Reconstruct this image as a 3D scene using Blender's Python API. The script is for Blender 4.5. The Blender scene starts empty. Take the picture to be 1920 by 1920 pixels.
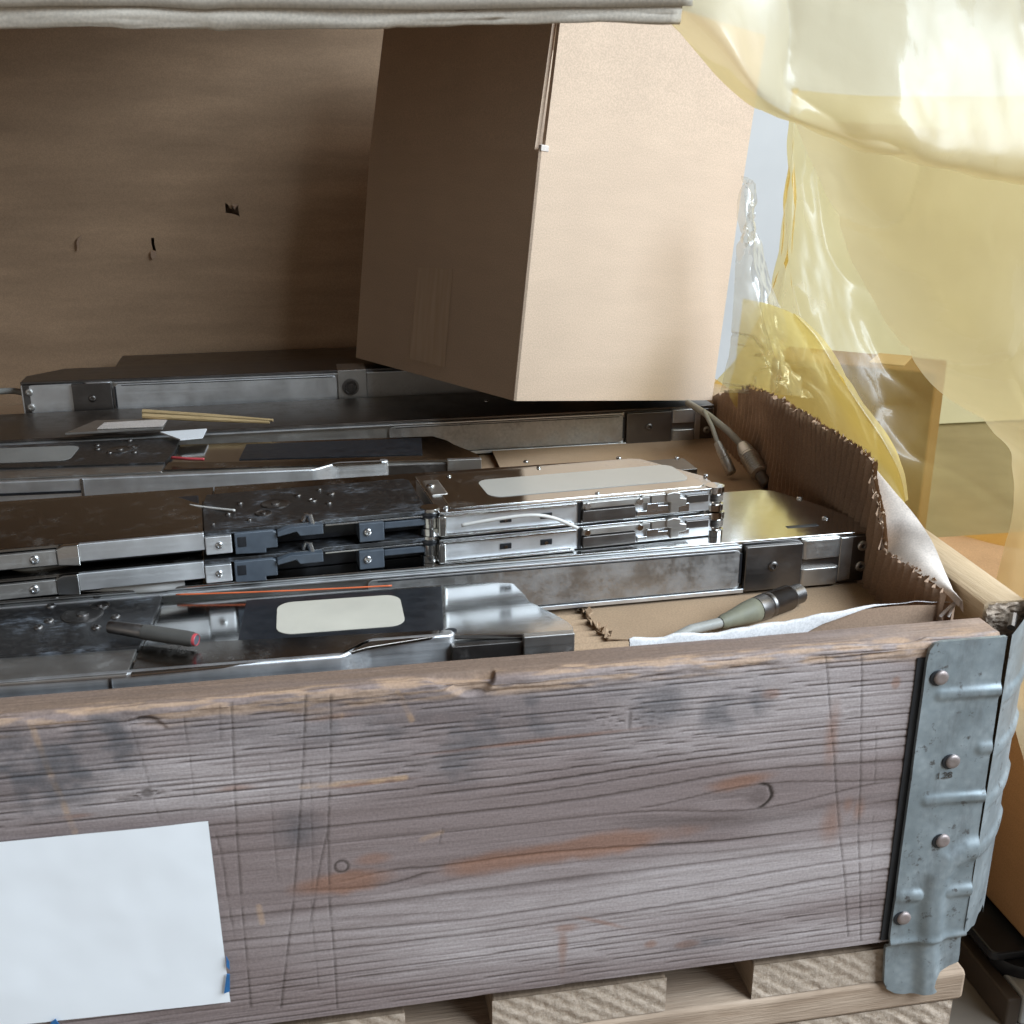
import bpy, bmesh, math, random
import numpy as np
from mathutils import Vector, Matrix

S = bpy.context.scene
COL = S.collection
random.seed(4)

# ------------------------------------------------------------------ camera
CAM = np.array([-0.36044, -0.49078, 0.45417])
PITCH, YAW, FPX = 0.33436, 0.18002, 2101.6          # focal length in pixels of a 1920 px frame
_cy, _sy, _cp, _sp = math.cos(YAW), math.sin(YAW), math.cos(PITCH), math.sin(PITCH)
FWD = np.array([_sy*_cp, _cy*_cp, -_sp]); RGT = np.array([_cy, -_sy, 0.0]); UPV = np.cross(RGT, FWD)
cd = bpy.data.cameras.new('camera'); cam = bpy.data.objects.new('camera', cd); COL.objects.link(cam)
cam.matrix_world = Matrix(((RGT[0], UPV[0], -FWD[0], CAM[0]), (RGT[1], UPV[1], -FWD[1], CAM[1]),
                           (RGT[2], UPV[2], -FWD[2], CAM[2]), (0, 0, 0, 1)))
cd.sensor_width = 36; cd.lens = 36*FPX/1920; cd.clip_start = 0.02; cd.clip_end = 60
cd.dof.use_dof = True; cd.dof.focus_distance = 0.85; cd.dof.aperture_fstop = 32.0
S.camera = cam

# ------------------------------------------------------------------ world and lamps
W = bpy.data.worlds.new('World'); S.world = W; W.use_nodes = True
W.node_tree.nodes['Background'].inputs[0].default_value = (0.97, 0.93, 0.90, 1)
W.node_tree.nodes['Background'].inputs[1].default_value = 0.12
def area(name, loc, target, size, power, color):
    l = bpy.data.lights.new(name, 'AREA'); l.shape = 'RECTANGLE'; l.size, l.size_y = size; l.energy = power; l.color = color
    o = bpy.data.objects.new(name, l); COL.objects.link(o); o.location = loc
    o.rotation_euler = (Vector(target)-Vector(loc)).to_track_quat('-Z', 'Y').to_euler(); return o
area('gate_light', (2.1, -1.5, 2.4), (-0.1, 0.2, 0.2), (2.6, 2.2), 285, (0.74, 0.87, 1.0))
area('hall_light', (2.4, 0.5, 2.6), (0.5, 0.7, 0.3), (1.2, 1.2), 24, (1.0, 0.97, 0.92))
area('front_light', (-2.1, -2.3, 0.62), (-0.6, 0.5, 0.15), (1.6, 0.7), 6, (1.0, 0.95, 0.88))
S.view_settings.view_transform = 'Standard'; S.view_settings.look = 'None'
S.view_settings.exposure = 0.0; S.view_settings.gamma = 1.0; S.view_settings.use_curve_mapping = False
S.cycles.max_bounces = 12; S.cycles.transparent_max_bounces = 16; S.cycles.transmission_bounces = 8
S.cycles.use_denoising = True
S.cycles.caustics_reflective = False; S.cycles.caustics_refractive = False

# ------------------------------------------------------------------ layout helpers (photo pixel -> point at a real distance)
def ray(px, py):
    return RGT*((px-960)/FPX) - UPV*((py-960)/FPX) + FWD
def P(px, py, X=None, Y=None, Z=None):
    d = ray(px, py)
    for i, v in enumerate((X, Y, Z)):
        if v is not None: return CAM + d*((v-CAM[i])/d[i])
class Frame:
    """a thing's own axes: u along it, v away from the camera side, w up; (x, y, z) is its base point"""
    def __init__(s, x, y, z, ang=0.0):
        s.o = np.array([x, y, z]); s.ang = ang
        s.u = np.array([math.cos(ang), math.sin(ang), 0]); s.v = np.array([-math.sin(ang), math.cos(ang), 0])
    def U(s, px, v=0.0, w=0.016):
        a = s.o + s.v*v + np.array([0, 0, w]) - CAM; k = (px-960)/FPX; n = RGT - FWD*k
        return -(a @ n)/(s.u @ n)
    def top(s, px, py, w):
        p = P(px, py, Z=s.o[2]+w) - s.o; return (float(p @ s.u), float(p @ s.v))
    def front(s, px, py, v=0.0):
        d = ray(px, py); t = ((s.o + s.v*v - CAM) @ s.v)/(d @ s.v); p = CAM + d*t - s.o
        return (float(p @ s.u), float(p[2]))

# ------------------------------------------------------------------ numpy noise
def vnoise(x, y, seed=0):
    r = np.random.RandomState(seed).rand(256, 256)
    xi, yi = np.floor(x).astype(int), np.floor(y).astype(int); fx, fy = x-xi, y-yi
    fx, fy = fx*fx*(3-2*fx), fy*fy*(3-2*fy)
    g = lambda a, b: r[a % 256, b % 256]
    return (g(xi, yi)*(1-fx)+g(xi+1, yi)*fx)*(1-fy) + (g(xi, yi+1)*(1-fx)+g(xi+1, yi+1)*fx)*fy
def fbm(x, y, seed=0, o=4):
    t, a, s = 0, 1.0, 0
    for i in range(o):
        t = t + a*vnoise(x*2**i+i*17.3, y*2**i+i*9.1, seed+i); s += a; a *= 0.5
    return t/s
def sstep(a, b, x):
    t = np.clip((x-a)/(b-a), 0, 1); return t*t*(3-2*t)

# ------------------------------------------------------------------ mesh helpers
def tag(o, label=None, cat=None, group=None, kind=None):
    for k, v in (('label', label), ('category', cat), ('group', group), ('kind', kind)):
        if v: o[k] = v
    return o
def empty(name, loc, rz=0.0):
    o = bpy.data.objects.new(name, None); COL.objects.link(o); o.location = loc; o.rotation_euler = (0, 0, rz)
    o.empty_display_size = 0.02; return o
def finish(me, name, mat, parent, bevel=0, smooth=40, seg=2):
    o = bpy.data.objects.new(name, me); COL.objects.link(o)
    if mat is not None: me.materials.append(mat)
    if parent is not None: o.parent = parent
    if smooth:
        me.polygons.foreach_set('use_smooth', [True]*len(me.polygons))
        if smooth < 180: me.set_sharp_from_angle(angle=math.radians(smooth))
    if bevel:
        m = o.modifiers.new('edge', 'BEVEL'); m.width = bevel; m.segments = seg; m.limit_method = 'ANGLE'
        m.angle_limit = math.radians(38); m.harden_normals = True
    return o
class MB:
    def __init__(s): s.v, s.f = [], []
    def add(s, vs, fs):
        n = len(s.v); s.v += [tuple(map(float, p)) for p in vs]; s.f += [tuple(i+n for i in f) for f in fs]; return s
    def box(s, x0, x1, y0, y1, z0, z1):
        x0, x1 = sorted((x0, x1)); y0, y1 = sorted((y0, y1)); z0, z1 = sorted((z0, z1))
        return s.add([(x, y, z) for z in (z0, z1) for x, y in ((x0, y0), (x1, y0), (x1, y1), (x0, y1))],
                     [(3, 2, 1, 0), (4, 5, 6, 7), (0, 1, 5, 4), (1, 2, 6, 5), (2, 3, 7, 6), (3, 0, 4, 7)])
    def prism(s, poly, z0, z1):
        a = sum(poly[i][0]*poly[(i+1) % len(poly)][1]-poly[(i+1) % len(poly)][0]*poly[i][1] for i in range(len(poly)))
        if a < 0: poly = poly[::-1]
        n = len(poly)
        return s.add([(p[0], p[1], z0) for p in poly]+[(p[0], p[1], z1) for p in poly],
                     [tuple(range(n-1, -1, -1)), tuple(range(n, 2*n))]+[(i, (i+1) % n, n+(i+1) % n, n+i) for i in range(n)])
    def prismy(s, poly, y0, y1):          # outline in (x, z), pushed along y
        t = MB().prism(poly, 0, 1)
        return s.add([(p[0], y1 if p[2] < .5 else y0, p[1]) for p in t.v], [f for f in t.f])
    def lathe(s, p0, p1, prof, n=16):     # prof: (t along the axis in metres, radius)
        p0, p1 = Vector(p0), Vector(p1); d = (p1-p0).normalized()
        a = d.orthogonal().normalized(); b = d.cross(a); vs, fs = [], []
        for t, r in prof:
            for k in range(n):
                c = p0+d*t+(a*math.cos(2*math.pi*k/n)+b*math.sin(2*math.pi*k/n))*r; vs.append(c)
        for i in range(len(prof)-1):
            for k in range(n): fs.append((i*n+k, i*n+(k+1) % n, (i+1)*n+(k+1) % n, (i+1)*n+k))
        fs.append(tuple(range(n-1, -1, -1))); m = (len(prof)-1)*n; fs.append(tuple(range(m, m+n)))
        return s.add(vs, fs)
    def cyl(s, p0, p1, r, n=16):
        L = (Vector(p1)-Vector(p0)).length; return s.lathe(p0, p1, [(0, r), (L, r)], n)
    def tube(s, pts, r, n=8):
        pts = [Vector(p) for p in pts]; vs, fs = [], []; up = Vector((0.1, 0.2, 1)).normalized()
        for i, p in enumerate(pts):
            d = (pts[min(i+1, len(pts)-1)]-pts[max(i-1, 0)]).normalized(); a = d.cross(up).normalized(); b = a.cross(d)
            rr = r if not hasattr(r, '__len__') else r[i]
            vs += [p+(a*math.cos(2*math.pi*k/n)+b*math.sin(2*math.pi*k/n))*rr for k in range(n)]
        for i in range(len(pts)-1):
            for k in range(n): fs.append((i*n+k, i*n+(k+1) % n, (i+1)*n+(k+1) % n, (i+1)*n+k))
        fs.append(tuple(range(n-1, -1, -1))); m = (len(pts)-1)*n; fs.append(tuple(range(m, m+n)))
        return s.add(vs, fs)
    def build(s, name, mat, parent=None, bevel=0, smooth=40, seg=2):
        me = bpy.data.meshes.new(name); me.from_pydata(s.v, [], s.f)
        bm = bmesh.new(); bm.from_mesh(me); bmesh.ops.recalc_face_normals(bm, faces=bm.faces); bm.to_mesh(me); bm.free()
        return finish(me, name, mat, parent, bevel, smooth, seg)
def rrect(x0, x1, y0, y1, r, n=4, corners=(1, 1, 1, 1)):
    out = []
    for i, (cx, cy, a0) in enumerate(((x1-r, y1-r, 0), (x0+r, y1-r, 90), (x0+r, y0+r, 180), (x1-r, y0+r, 270))):
        if not corners[i]:
            out.append((cx+(r if i in (0, 3) else -r), cy+(r if i in (0, 1) else -r))); continue
        for k in range(n+1):
            a = math.radians(a0+90*k/n); out.append((cx+r*math.cos(a), cy+r*math.sin(a)))
    return out
def crom(pts, k=8):
    pts = [np.array(p, float) for p in pts]; out = []
    for i in range(len(pts)-1):
        a, b, c, d = pts[max(i-1, 0)], pts[i], pts[i+1], pts[min(i+2, len(pts)-1)]
        for j in range(k):
            t = j/k; out.append(0.5*((2*b)+(-a+c)*t+(2*a-5*b+4*c-d)*t*t+(-a+3*b-3*c+d)*t**3))
    out.append(pts[-1]); return out
def grid_mesh(name, V, attrs=None, extra=None):
    """V: (rows, cols, 3) array of points"""
    n, m = V.shape[:2]; vs = V.reshape(-1, 3)
    i = np.arange(n*m).reshape(n, m)
    q = np.stack([i[:-1, :-1], i[:-1, 1:], i[1:, 1:], i[1:, :-1]], -1).reshape(-1, 4)
    me = bpy.data.meshes.new(name)
    ev, ef = extra if extra else ([], [])
    vs = np.vstack([vs, np.array(ev, float).reshape(-1, 3)]); ef = [[k+n*m for k in f] for f in ef]
    me.vertices.add(len(vs)); me.vertices.foreach_set('co', vs.ravel())
    loops = np.concatenate([q.ravel(), np.array([k for f in ef for k in f], int)]).astype(np.int32)
    tot = np.array([4]*len(q)+[len(f) for f in ef], np.int32); st = np.concatenate([[0], np.cumsum(tot)[:-1]]).astype(np.int32)
    me.loops.add(len(loops)); me.loops.foreach_set('vertex_index', loops)
    me.polygons.add(len(tot)); me.polygons.foreach_set('loop_start', st); me.polygons.foreach_set('loop_total', tot)
    me.update(calc_edges=True); me.validate()
    for k, a in (attrs or {}).items():
        at = me.attributes.new(k, 'FLOAT', 'POINT')
        at.data.foreach_set('value', np.concatenate([a.ravel(), np.zeros(len(vs)-n*m)]).astype(np.float32))
    return me

# ------------------------------------------------------------------ materials
class NT:
    def __init__(s, name):
        s.m = bpy.data.materials.new(name); s.m.use_nodes = True; s.t = s.m.node_tree; s.n = s.t.nodes
        s.b = s.n['Principled BSDF']; s.out = s.n['Material Output']
    def new(s, ty, **k):
        x = s.n.new(ty)
        for a, b in k.items(): setattr(x, a, b)
        return x
    def link(s, a, b): s.t.links.new(a, b)
    def set(s, node, **k):
        for a, b in k.items(): node.inputs[a.replace('_', ' ')].default_value = b
    def coord(s, scale=(1, 1, 1), kind='Object'):
        tc = s.new('ShaderNodeTexCoord'); mp = s.new('ShaderNodeMapping'); mp.inputs['Scale'].default_value = scale
        s.link(tc.outputs[kind], mp.inputs['Vector']); return mp.outputs['Vector']
    def noise(s, vec, scale, detail=4, rough=.55, dist=0):
        x = s.new('ShaderNodeTexNoise'); s.link(vec, x.inputs['Vector'])
        x.inputs['Scale'].default_value = scale; x.inputs['Detail'].default_value = detail
        x.inputs['Roughness'].default_value = rough; x.inputs['Distortion'].default_value = dist; return x.outputs['Fac']
    def ramp(s, fac, stops):
        x = s.new('ShaderNodeValToRGB'); s.link(fac, x.inputs['Fac']); e = x.color_ramp.elements
        while len(e) < len(stops): e.new(0.5)
        for i, (p, c) in enumerate(stops): e[i].position = p; e[i].color = (*c, 1) if len(c) == 3 else c
        return x.outputs['Color']
    def val(s, fac, a, b, c=0., d=1.):
        x = s.new('ShaderNodeMapRange'); s.link(fac, x.inputs['Value'])
        for k, v in zip(('From Min', 'From Max', 'To Min', 'To Max'), (a, b, c, d)): x.inputs[k].default_value = v
        return x.outputs['Result']
    def mix(s, fac, a, b, mode='MIX'):
        x = s.new('ShaderNodeMix', data_type='RGBA', blend_type=mode)
        for inp, v in ((x.inputs[0], fac), (x.inputs[6], a), (x.inputs[7], b)):
            if hasattr(v, 'is_linked') or isinstance(v, bpy.types.NodeSocket): s.link(v, inp)
            else: inp.default_value = v if not isinstance(v, tuple) else (*v, 1)[:4]
        return x.outputs[2]
    def math(s, op, a, b=0.0):
        x = s.new('ShaderNodeMath', operation=op)
        for inp, v in ((x.inputs[0], a), (x.inputs[1], b)):
            if isinstance(v, bpy.types.NodeSocket): s.link(v, inp)
            else: inp.default_value = v
        return x.outputs[0]
    def attr(s, name):
        x = s.new('ShaderNodeAttribute'); x.attribute_name = name; return x.outputs['Fac']
    def bump(s, h, strength=.3, dist=.001):
        x = s.new('ShaderNodeBump'); s.link(h, x.inputs['Height']); x.inputs['Strength'].default_value = strength
        x.inputs['Distance'].default_value = dist; s.link(x.outputs['Normal'], s.b.inputs['Normal'])
    def rnd(s):
        return s.new('ShaderNodeObjectInfo').outputs['Random']

def mat_cardboard(name, col, streak=(6, 6, 60), var=.18, rough=.85):
    t = NT(name); a = t.noise(t.coord(streak), 6, 5); b = t.noise(t.coord((1, 1, 1)), 7, 3); f = t.noise(t.coord(), 900, 2)
    lo = tuple(c*(1-var) for c in col); hi = tuple(min(1, c*(1+var)) for c in col)
    c1 = t.ramp(a, [(.3, lo), (.7, hi)]); c2 = t.mix(t.val(b, .35, .65, 0, .5), c1, tuple(c*.86 for c in col)); 
    sp = t.ramp(f, [(.35, (.86, .86, .86)), (.65, (1.06, 1.06, 1.06))])
    t.link(t.mix(1.0, c2, sp, 'MULTIPLY'), t.b.inputs['Base Color']); t.set(t.b, Roughness=rough); t.b.inputs['Specular IOR Level'].default_value = .25
    w_ = t.noise(t.coord((1, 1, 1)), 9, 2)
    t.bump(t.math('ADD', t.math('ADD', t.math('MULTIPLY', a, .6), t.math('MULTIPLY', f, .25)), t.math('MULTIPLY', w_, 6)), .35, .0006); return t.m
def mat_metal(name, col, rough=.25, grain=(3, 300, 300), gs=3.0, var=.12, dirt=.0, dirtcol=(.12, .10, .08)):
    t = NT(name); a = t.noise(t.coord(grain), gs, 5); b = t.noise(t.coord(), 45, 5, .65); c = t.noise(t.coord((1, 1, 1)), 420, 2)
    lo = tuple(x*(1-var) for x in col)
    cc = t.mix(t.val(b, .35, .7), lo, col)
    dm = t.val(t.math('ADD', t.math('MULTIPLY', b, .7), t.math('MULTIPLY', c, .3)), .62-.3*dirt, .72, 0, dirt)
    t.link(t.mix(dm, cc, dirtcol), t.b.inputs['Base Color'])
    t.link(t.math('SUBTRACT', 1.0, t.math('MULTIPLY', dm, .8)), t.b.inputs['Metallic'])
    r = t.math('ADD', t.math('ADD', rough*.55, t.math('MULTIPLY', a, rough*.5)), t.math('MULTIPLY', b, rough*.5))
    t.link(t.math('ADD', r, t.math('MULTIPLY', dm, .35)), t.b.inputs['Roughness'])
    t.bump(t.math('ADD', a, t.math('MULTIPLY', c, .2)), .06, .0004); return t.m
def mat_plain(name, col, rough=.5, var=.12, scale=60, spec=.4, bump=.08):
    t = NT(name); a = t.noise(t.coord(), scale, 5)
    t.link(t.ramp(a, [(.3, tuple(c*(1-var) for c in col)), (.7, tuple(min(1, c*(1+var)) for c in col))]), t.b.inputs['Base Color'])
    t.link(t.val(a, .3, .7, rough*.85, min(1, rough*1.2)), t.b.inputs['Roughness']); t.b.inputs['Specular IOR Level'].default_value = spec
    t.bump(a, bump, .0005); return t.m
def mat_black_plate():
    t = NT('black_steel'); b = t.noise(t.coord((1, 1, 1)), 38, 6, .7); c = t.noise(t.coord((90, 700, 200)), 1.5, 4, .7); d = t.noise(t.coord(), 260, 3)
    scr = t.math('MULTIPLY', t.val(b, .5, .68), t.val(c, .46, .64))
    t.link(t.mix(scr, t.mix(t.val(d, .45, .75, 0, .6), (.014, .013, .013), (.04, .036, .033)), (.20, .22, .25)), t.b.inputs['Base Color'])
    t.link(t.val(d, .3, .7, .28, .46), t.b.inputs['Roughness']); t.b.inputs['Specular IOR Level'].default_value = .6
    t.bump(t.math('ADD', d, scr), .12, .0003); return t.m
def mat_wood_plain(name, a, b, stretch=(4, 40, 40), scale=4, rough=.8):
    t = NT(name); n = t.noise(t.coord(stretch), scale, 6, .6, .4); m = t.noise(t.coord(), 14, 4); f = t.noise(t.coord((stretch[0]*4, stretch[1]*6, stretch[2]*6)), scale, 3)
    c = t.mix(t.val(m, .4, .7, 0, .4), t.ramp(n, [(.28, a), (.5, tuple((x+y)/2 for x, y in zip(a, b))), (.72, b)]), tuple(x*.55 for x in a))
    t.link(c, t.b.inputs['Base Color']); t.set(t.b, Roughness=rough); t.b.inputs['Specular IOR Level'].default_value = .2
    t.bump(t.math('ADD', n, f), .5, .0012); return t.m
def mat_endgrain():
    t = NT('wood_end_grain'); w = t.new('ShaderNodeTexWave', wave_type='BANDS', bands_direction='DIAGONAL')
    t.link(t.coord((1, 1, 1.5)), w.inputs['Vector']); t.set(w, Scale=48, Distortion=1.2, Detail=2)
    w.inputs['Detail Scale'].default_value = 1.2
    f = t.noise(t.coord(), 500, 3, .7); g = t.noise(t.coord(), 30, 4)
    c = t.mix(t.val(g, .35, .65, 0, .5), t.ramp(w.outputs['Fac'], [(.2, (.37, .27, .19)), (.75, (.47, .36, .27))]), (.40, .30, .22))
    t.link(t.mix(t.val(f, .35, .7, 0, .55), c, (.60, .50, .40)), t.b.inputs['Base Color']); t.set(t.b, Roughness=.9)
    t.bump(t.math('ADD', t.math('MULTIPLY', w.outputs['Fac'], .6), f), .6, .0012); return t.m
def mat_film(name, col, clear, haze=.5, gloss=.045, rough=.30):
    t = NT(name); t.n.remove(t.b)
    a = t.noise(t.coord(), 6, 4); k = t.noise(t.coord((1, 1, 1)), 55, 5, .6, .6)
    bp = t.new('ShaderNodeBump'); t.link(k, bp.inputs['Height']); bp.inputs['Strength'].default_value = .12; bp.inputs['Distance'].default_value = .003
    tr = t.new('ShaderNodeBsdfTransparent'); tr.inputs[0].default_value = (*clear, 1)
    tl = t.new('ShaderNodeBsdfTranslucent'); tl.inputs[0].default_value = (*col, 1)
    df = t.new('ShaderNodeBsdfDiffuse'); df.inputs[0].default_value = (*col, 1)
    gl = t.new('ShaderNodeBsdfGlossy'); gl.inputs['Roughness'].default_value = rough
    for x in (tl, df, gl): t.link(bp.outputs['Normal'], x.inputs['Normal'])
    m1 = t.new('ShaderNodeMixShader'); m1.inputs[0].default_value = .45; t.link(tl.outputs[0], m1.inputs[1]); t.link(df.outputs[0], m1.inputs[2])
    m2 = t.new('ShaderNodeMixShader'); t.link(t.val(a, .3, .7, max(0, haze-.1), min(1, haze+.1)), m2.inputs[0]); t.link(tr.outputs[0], m2.inputs[1]); t.link(m1.outputs[0], m2.inputs[2])
    fr = t.new('ShaderNodeFresnel'); fr.inputs['IOR'].default_value = 1.45; t.link(bp.outputs['Normal'], fr.inputs['Normal'])
    m3 = t.new('ShaderNodeMixShader'); t.link(t.math('MULTIPLY', fr.outputs[0], gloss*6), m3.inputs[0]); t.link(m2.outputs[0], m3.inputs[1]); t.link(gl.outputs[0], m3.inputs[2])
    t.link(m3.outputs[0], t.out.inputs['Surface']); return t.m

def mat_board():
    t = NT('weathered_pine')
    late, stain, rust, cut, fresh, tone, topm = [t.attr(k) for k in ('late', 'stain', 'rust', 'cut', 'fresh', 'tone', 'topm')]
    fib = t.noise(t.coord((22, 500, 500)), 3, 4, .6); dust = t.noise(t.coord(), 700, 2)
    base = t.mix(tone, (.265, .205, .19), (.50, .43, .41))
    base = t.mix(t.val(fib, .3, .7, 0, .45), base, (.225, .165, .148))
    base = t.mix(t.math('MINIMUM', t.math('MULTIPLY', late, .95), .92), base, (.085, .060, .052))
    base = t.mix(t.math('MULTIPLY', rust, .95), base, (.275, .14, .09))
    base = t.mix(topm, base, (.215, .145, .105))
    base = t.mix(fresh, base, (.50, .325, .205))
    base = t.mix(t.math('MULTIPLY', stain, .8), base, (.075, .077, .084))
    base = t.mix(cut, base, (.035, .024, .018))
    sp = t.ramp(dust, [(.3, (.86, .86, .86)), (.7, (1.1, 1.1, 1.1))])
    t.link(t.mix(1., base, sp, 'MULTIPLY'), t.b.inputs['Base Color']); t.set(t.b, Roughness=.78); t.b.inputs['Specular IOR Level'].default_value = .25
    t.bump(t.math('ADD', fib, t.math('MULTIPLY', dust, .3)), .35, .0006); return t.m

M = {}
M['kraft'] = mat_cardboard('kraft_cardboard', (.46, .315, .20), (2.5, 2.5, 12), .12)
M['kraft_dark'] = mat_cardboard('kraft_flutes', (.43, .29, .20), (3, 3, 3), .08)
M['kraft_box'] = mat_cardboard('smooth_kraft_cardboard', (.62, .465, .34), (3, 3, 14), .04)
M['kraft_back'] = mat_cardboard('banded_kraft_cardboard', (.44, .295, .185), (1.1, 1, 7), .2)  # fold shading of the back wall put into the colour as streaky bands
M['liner'] = mat_cardboard('pale_paper_liner', (.66, .58, .52), (8, 8, 8), .08)
M['white_tear'] = mat_cardboard('torn_white_paper', (.80, .77, .75), (20, 20, 20), .08)
M['lip'] = mat_cardboard('weathered_cardboard_fold', (.62, .55, .46), (3, 30, 20), .12)
M['steel'] = mat_metal('brushed_steel', (.60, .60, .60), .24)
M['rail'] = mat_metal('satin_steel', (.86, .87, .88), .46, gs=2)
M['polish'] = mat_metal('polished_steel', (.66, .65, .63), .13, gs=2)
M['mirror'] = mat_metal('mirror_steel_cover', (.62, .61, .59), .09, var=.08, dirt=.25, dirtcol=(.20, .16, .12))
M['dull'] = mat_metal('dull_aluminium', (.60, .58, .55), .42, dirt=.3)
M['grime'] = mat_metal('scuffed_aluminium', (.62, .60, .58), .44, grain=(14, 160, 160), gs=2, var=.35, dirt=.6, dirtcol=(.10, .085, .075))
M['darkmetal'] = mat_metal('dark_anodised_metal', (.20, .185, .175), .38, dirt=.3)
M['strip'] = mat_metal('dusty_dark_cover', (.31, .28, .25), .2, var=.12, dirt=.3, dirtcol=(.17, .135, .105))
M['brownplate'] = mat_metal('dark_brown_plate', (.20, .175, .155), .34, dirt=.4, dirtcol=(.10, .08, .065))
M['black'] = mat_black_plate()
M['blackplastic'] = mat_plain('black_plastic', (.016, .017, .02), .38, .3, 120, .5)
M['bluegrey'] = mat_plain('slate_plastic', (.075, .09, .11), .35, .15, 120, .5)
M['galv'] = None
M['rivet'] = mat_metal('rusty_rivet_steel', (.46, .40, .38), .45, dirt=.6, dirtcol=(.25, .13, .09))
M['label_cream'] = mat_plain('cream_sticker', (.60, .56, .47), .5, .06, 40)
M['label_grey'] = mat_plain('grey_sticker', (.28, .27, .25), .5, .1, 40)
M['label_pale'] = mat_plain('pale_sticker', (.52, .50, .46), .22, .03, 14)
M['paper'] = mat_plain('white_paper', (.86, .86, .86), .7, .015, 30, .3, .03)
M['blue'] = mat_plain('blue_tape', (.03, .14, .33), .4, .2, 200)
M['olive'] = mat_plain('olive_rubber', (.17, .165, .115), .55, .15, 120)
M['cable'] = mat_plain('grey_cable', (.32, .31, .28), .5, .1, 120)
M['red'] = mat_plain('red_wire', (.50, .07, .08), .35, .1, 100)
M['orange'] = mat_plain('orange_wire', (.70, .16, .06), .4, .1, 100)
M['white_wire'] = mat_plain('white_wire', (.72, .70, .66), .4, .05, 100)
M['stick'] = mat_wood_plain('bamboo', (.52, .36, .17), (.66, .48, .26), (6, 120, 120))
M['board'] = mat_board()
M['side_wood'] = mat_wood_plain('fresh_pine', (.50, .36, .22), (.62, .47, .31), (60, 3, 60))
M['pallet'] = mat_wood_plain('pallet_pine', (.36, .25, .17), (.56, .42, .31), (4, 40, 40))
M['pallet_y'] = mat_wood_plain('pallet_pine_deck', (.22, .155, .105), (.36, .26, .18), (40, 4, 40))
M['endgrain'] = mat_endgrain()
M['film'] = mat_film('yellow_film', (.86, .66, .24), (.97, .85, .50), .20, .015, .4)
M['film_thick'] = mat_film('yellow_film_layers', (.92, .80, .54), (.98, .91, .70), .56, .010, .42)
M['film_fold'] = mat_film('yellow_film_fold', (.88, .72, .28), (.97, .88, .52), .42, .03, .35)
M['film_clear'] = mat_film('clear_film', (.78, .76, .68), (.97, .96, .92), .34, .06, .25)
M['tape'] = None
def mat_galv():
    t = NT('galvanised_steel'); v = t.new('ShaderNodeTexVoronoi'); t.link(t.coord(), v.inputs['Vector']); v.inputs['Scale'].default_value = 210
    b = t.noise(t.coord(), 28, 5, .65); d = t.noise(t.coord(), 160, 4, .7)
    c = t.mix(t.val(b, .35, .68), (.24, .275, .285), (.45, .49, .50)); c = t.mix(t.val(v.outputs['Distance'], 0, .8, 0, .5), c, (.24, .28, .295))
    c = t.mix(t.val(t.noise(t.coord((1, 1, .35)), 60, 5, .7), .52, .7, 0, .55), c, (.16, .165, .165)); c = t.mix(t.val(d, .60, .70, 0, .8), c, (.085, .07, .06))
    t.link(c, t.b.inputs['Base Color']); t.set(t.b, Metallic=.55); t.link(t.val(b, .3, .7, .44, .62), t.b.inputs['Roughness'])
    t.bump(t.math('ADD', b, t.math('MULTIPLY', d, .3)), .25, .0012); return t.m
M['galv'] = mat_galv()
def mat_tape():
    t = NT('clear_packing_tape'); t.link(t.mix(t.val(t.noise(t.coord((60, 60, 4)), 3, 4), .35, .7), (.50, .36, .25), (.58, .44, .32)), t.b.inputs['Base Color'])
    t.set(t.b, Roughness=.14); t.b.inputs['Coat Weight'].default_value = .6; return t.m
M['tape'] = mat_tape()

# ================================================================== the setting
gm = NT('concrete_floor'); _n = gm.noise(gm.coord(), 9, 6); gm.link(gm.ramp(_n, [(.3, (.16, .13, .10)), (.7, (.24, .20, .16))]), gm.b.inputs['Base Color']); gm.set(gm.b, Roughness=.8); gm.bump(_n, .3, .004)
tag(MB().add([(-4, -3, -.156), (5, -3, -.156), (5, 5, -.156), (-4, 5, -.156)], [(0, 1, 2, 3)]).build('floor', gm.m), kind='structure')
tag(MB().box(-4, 5, 1.62, 1.7, -.15, 3.2).build('wall', mat_plain('pale_plaster', (.60, .585, .56), .8, .06, 5)), kind='structure')

# ------------------------------------------------------------------ pallet
pal = tag(empty('wooden_pallet', (-.3, .3, -.156)), 'rough wooden pallet under the grey wooden crate frame', 'pallet')
PO = np.array([-.3, .3, -.156])
def L(o, p): return tuple(np.array(p)-o)
def pbox(name, mat, x0, x1, y0, y1, z0, z1, parent=pal, o=PO, bevel=.0015):
    b = MB().box(x0-o[0], x1-o[0], y0-o[1], y1-o[1], z0-o[2], z1-o[2]); return b.build(name, mat, parent, bevel)
def rough_end(name, x0, x1, z0, z1, y, depth, parent=pal, o=PO, seed=0, amp=.0019):
    """end-grain face of a sawn board: a fine grid, fibres standing proud, with the sawn top edge frayed"""
    nx, nz = int((x1-x0)/.0012), max(6, int((z1-z0)/.0012)); X, Z = np.meshgrid(np.linspace(x0, x1, nx), np.linspace(z0, z1, nz))
    h = amp*.8*(fbm(X*420+Z*200, Z*600, seed, 3)-.5)+amp*.45*(vnoise((X+Z*1.1)*190, X*9, seed+7)-.5)
    edge = np.minimum(np.minimum(X-x0, x1-X), np.minimum(Z-z0, z1-Z)); h = h*sstep(0, .002, edge)
    V = np.stack([X, y+h-.0004, Z], -1)-o; me = grid_mesh(name, V); return finish(me, name, M['endgrain'], parent, 0, 180)
zt, zb = -.010, -.034
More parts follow.
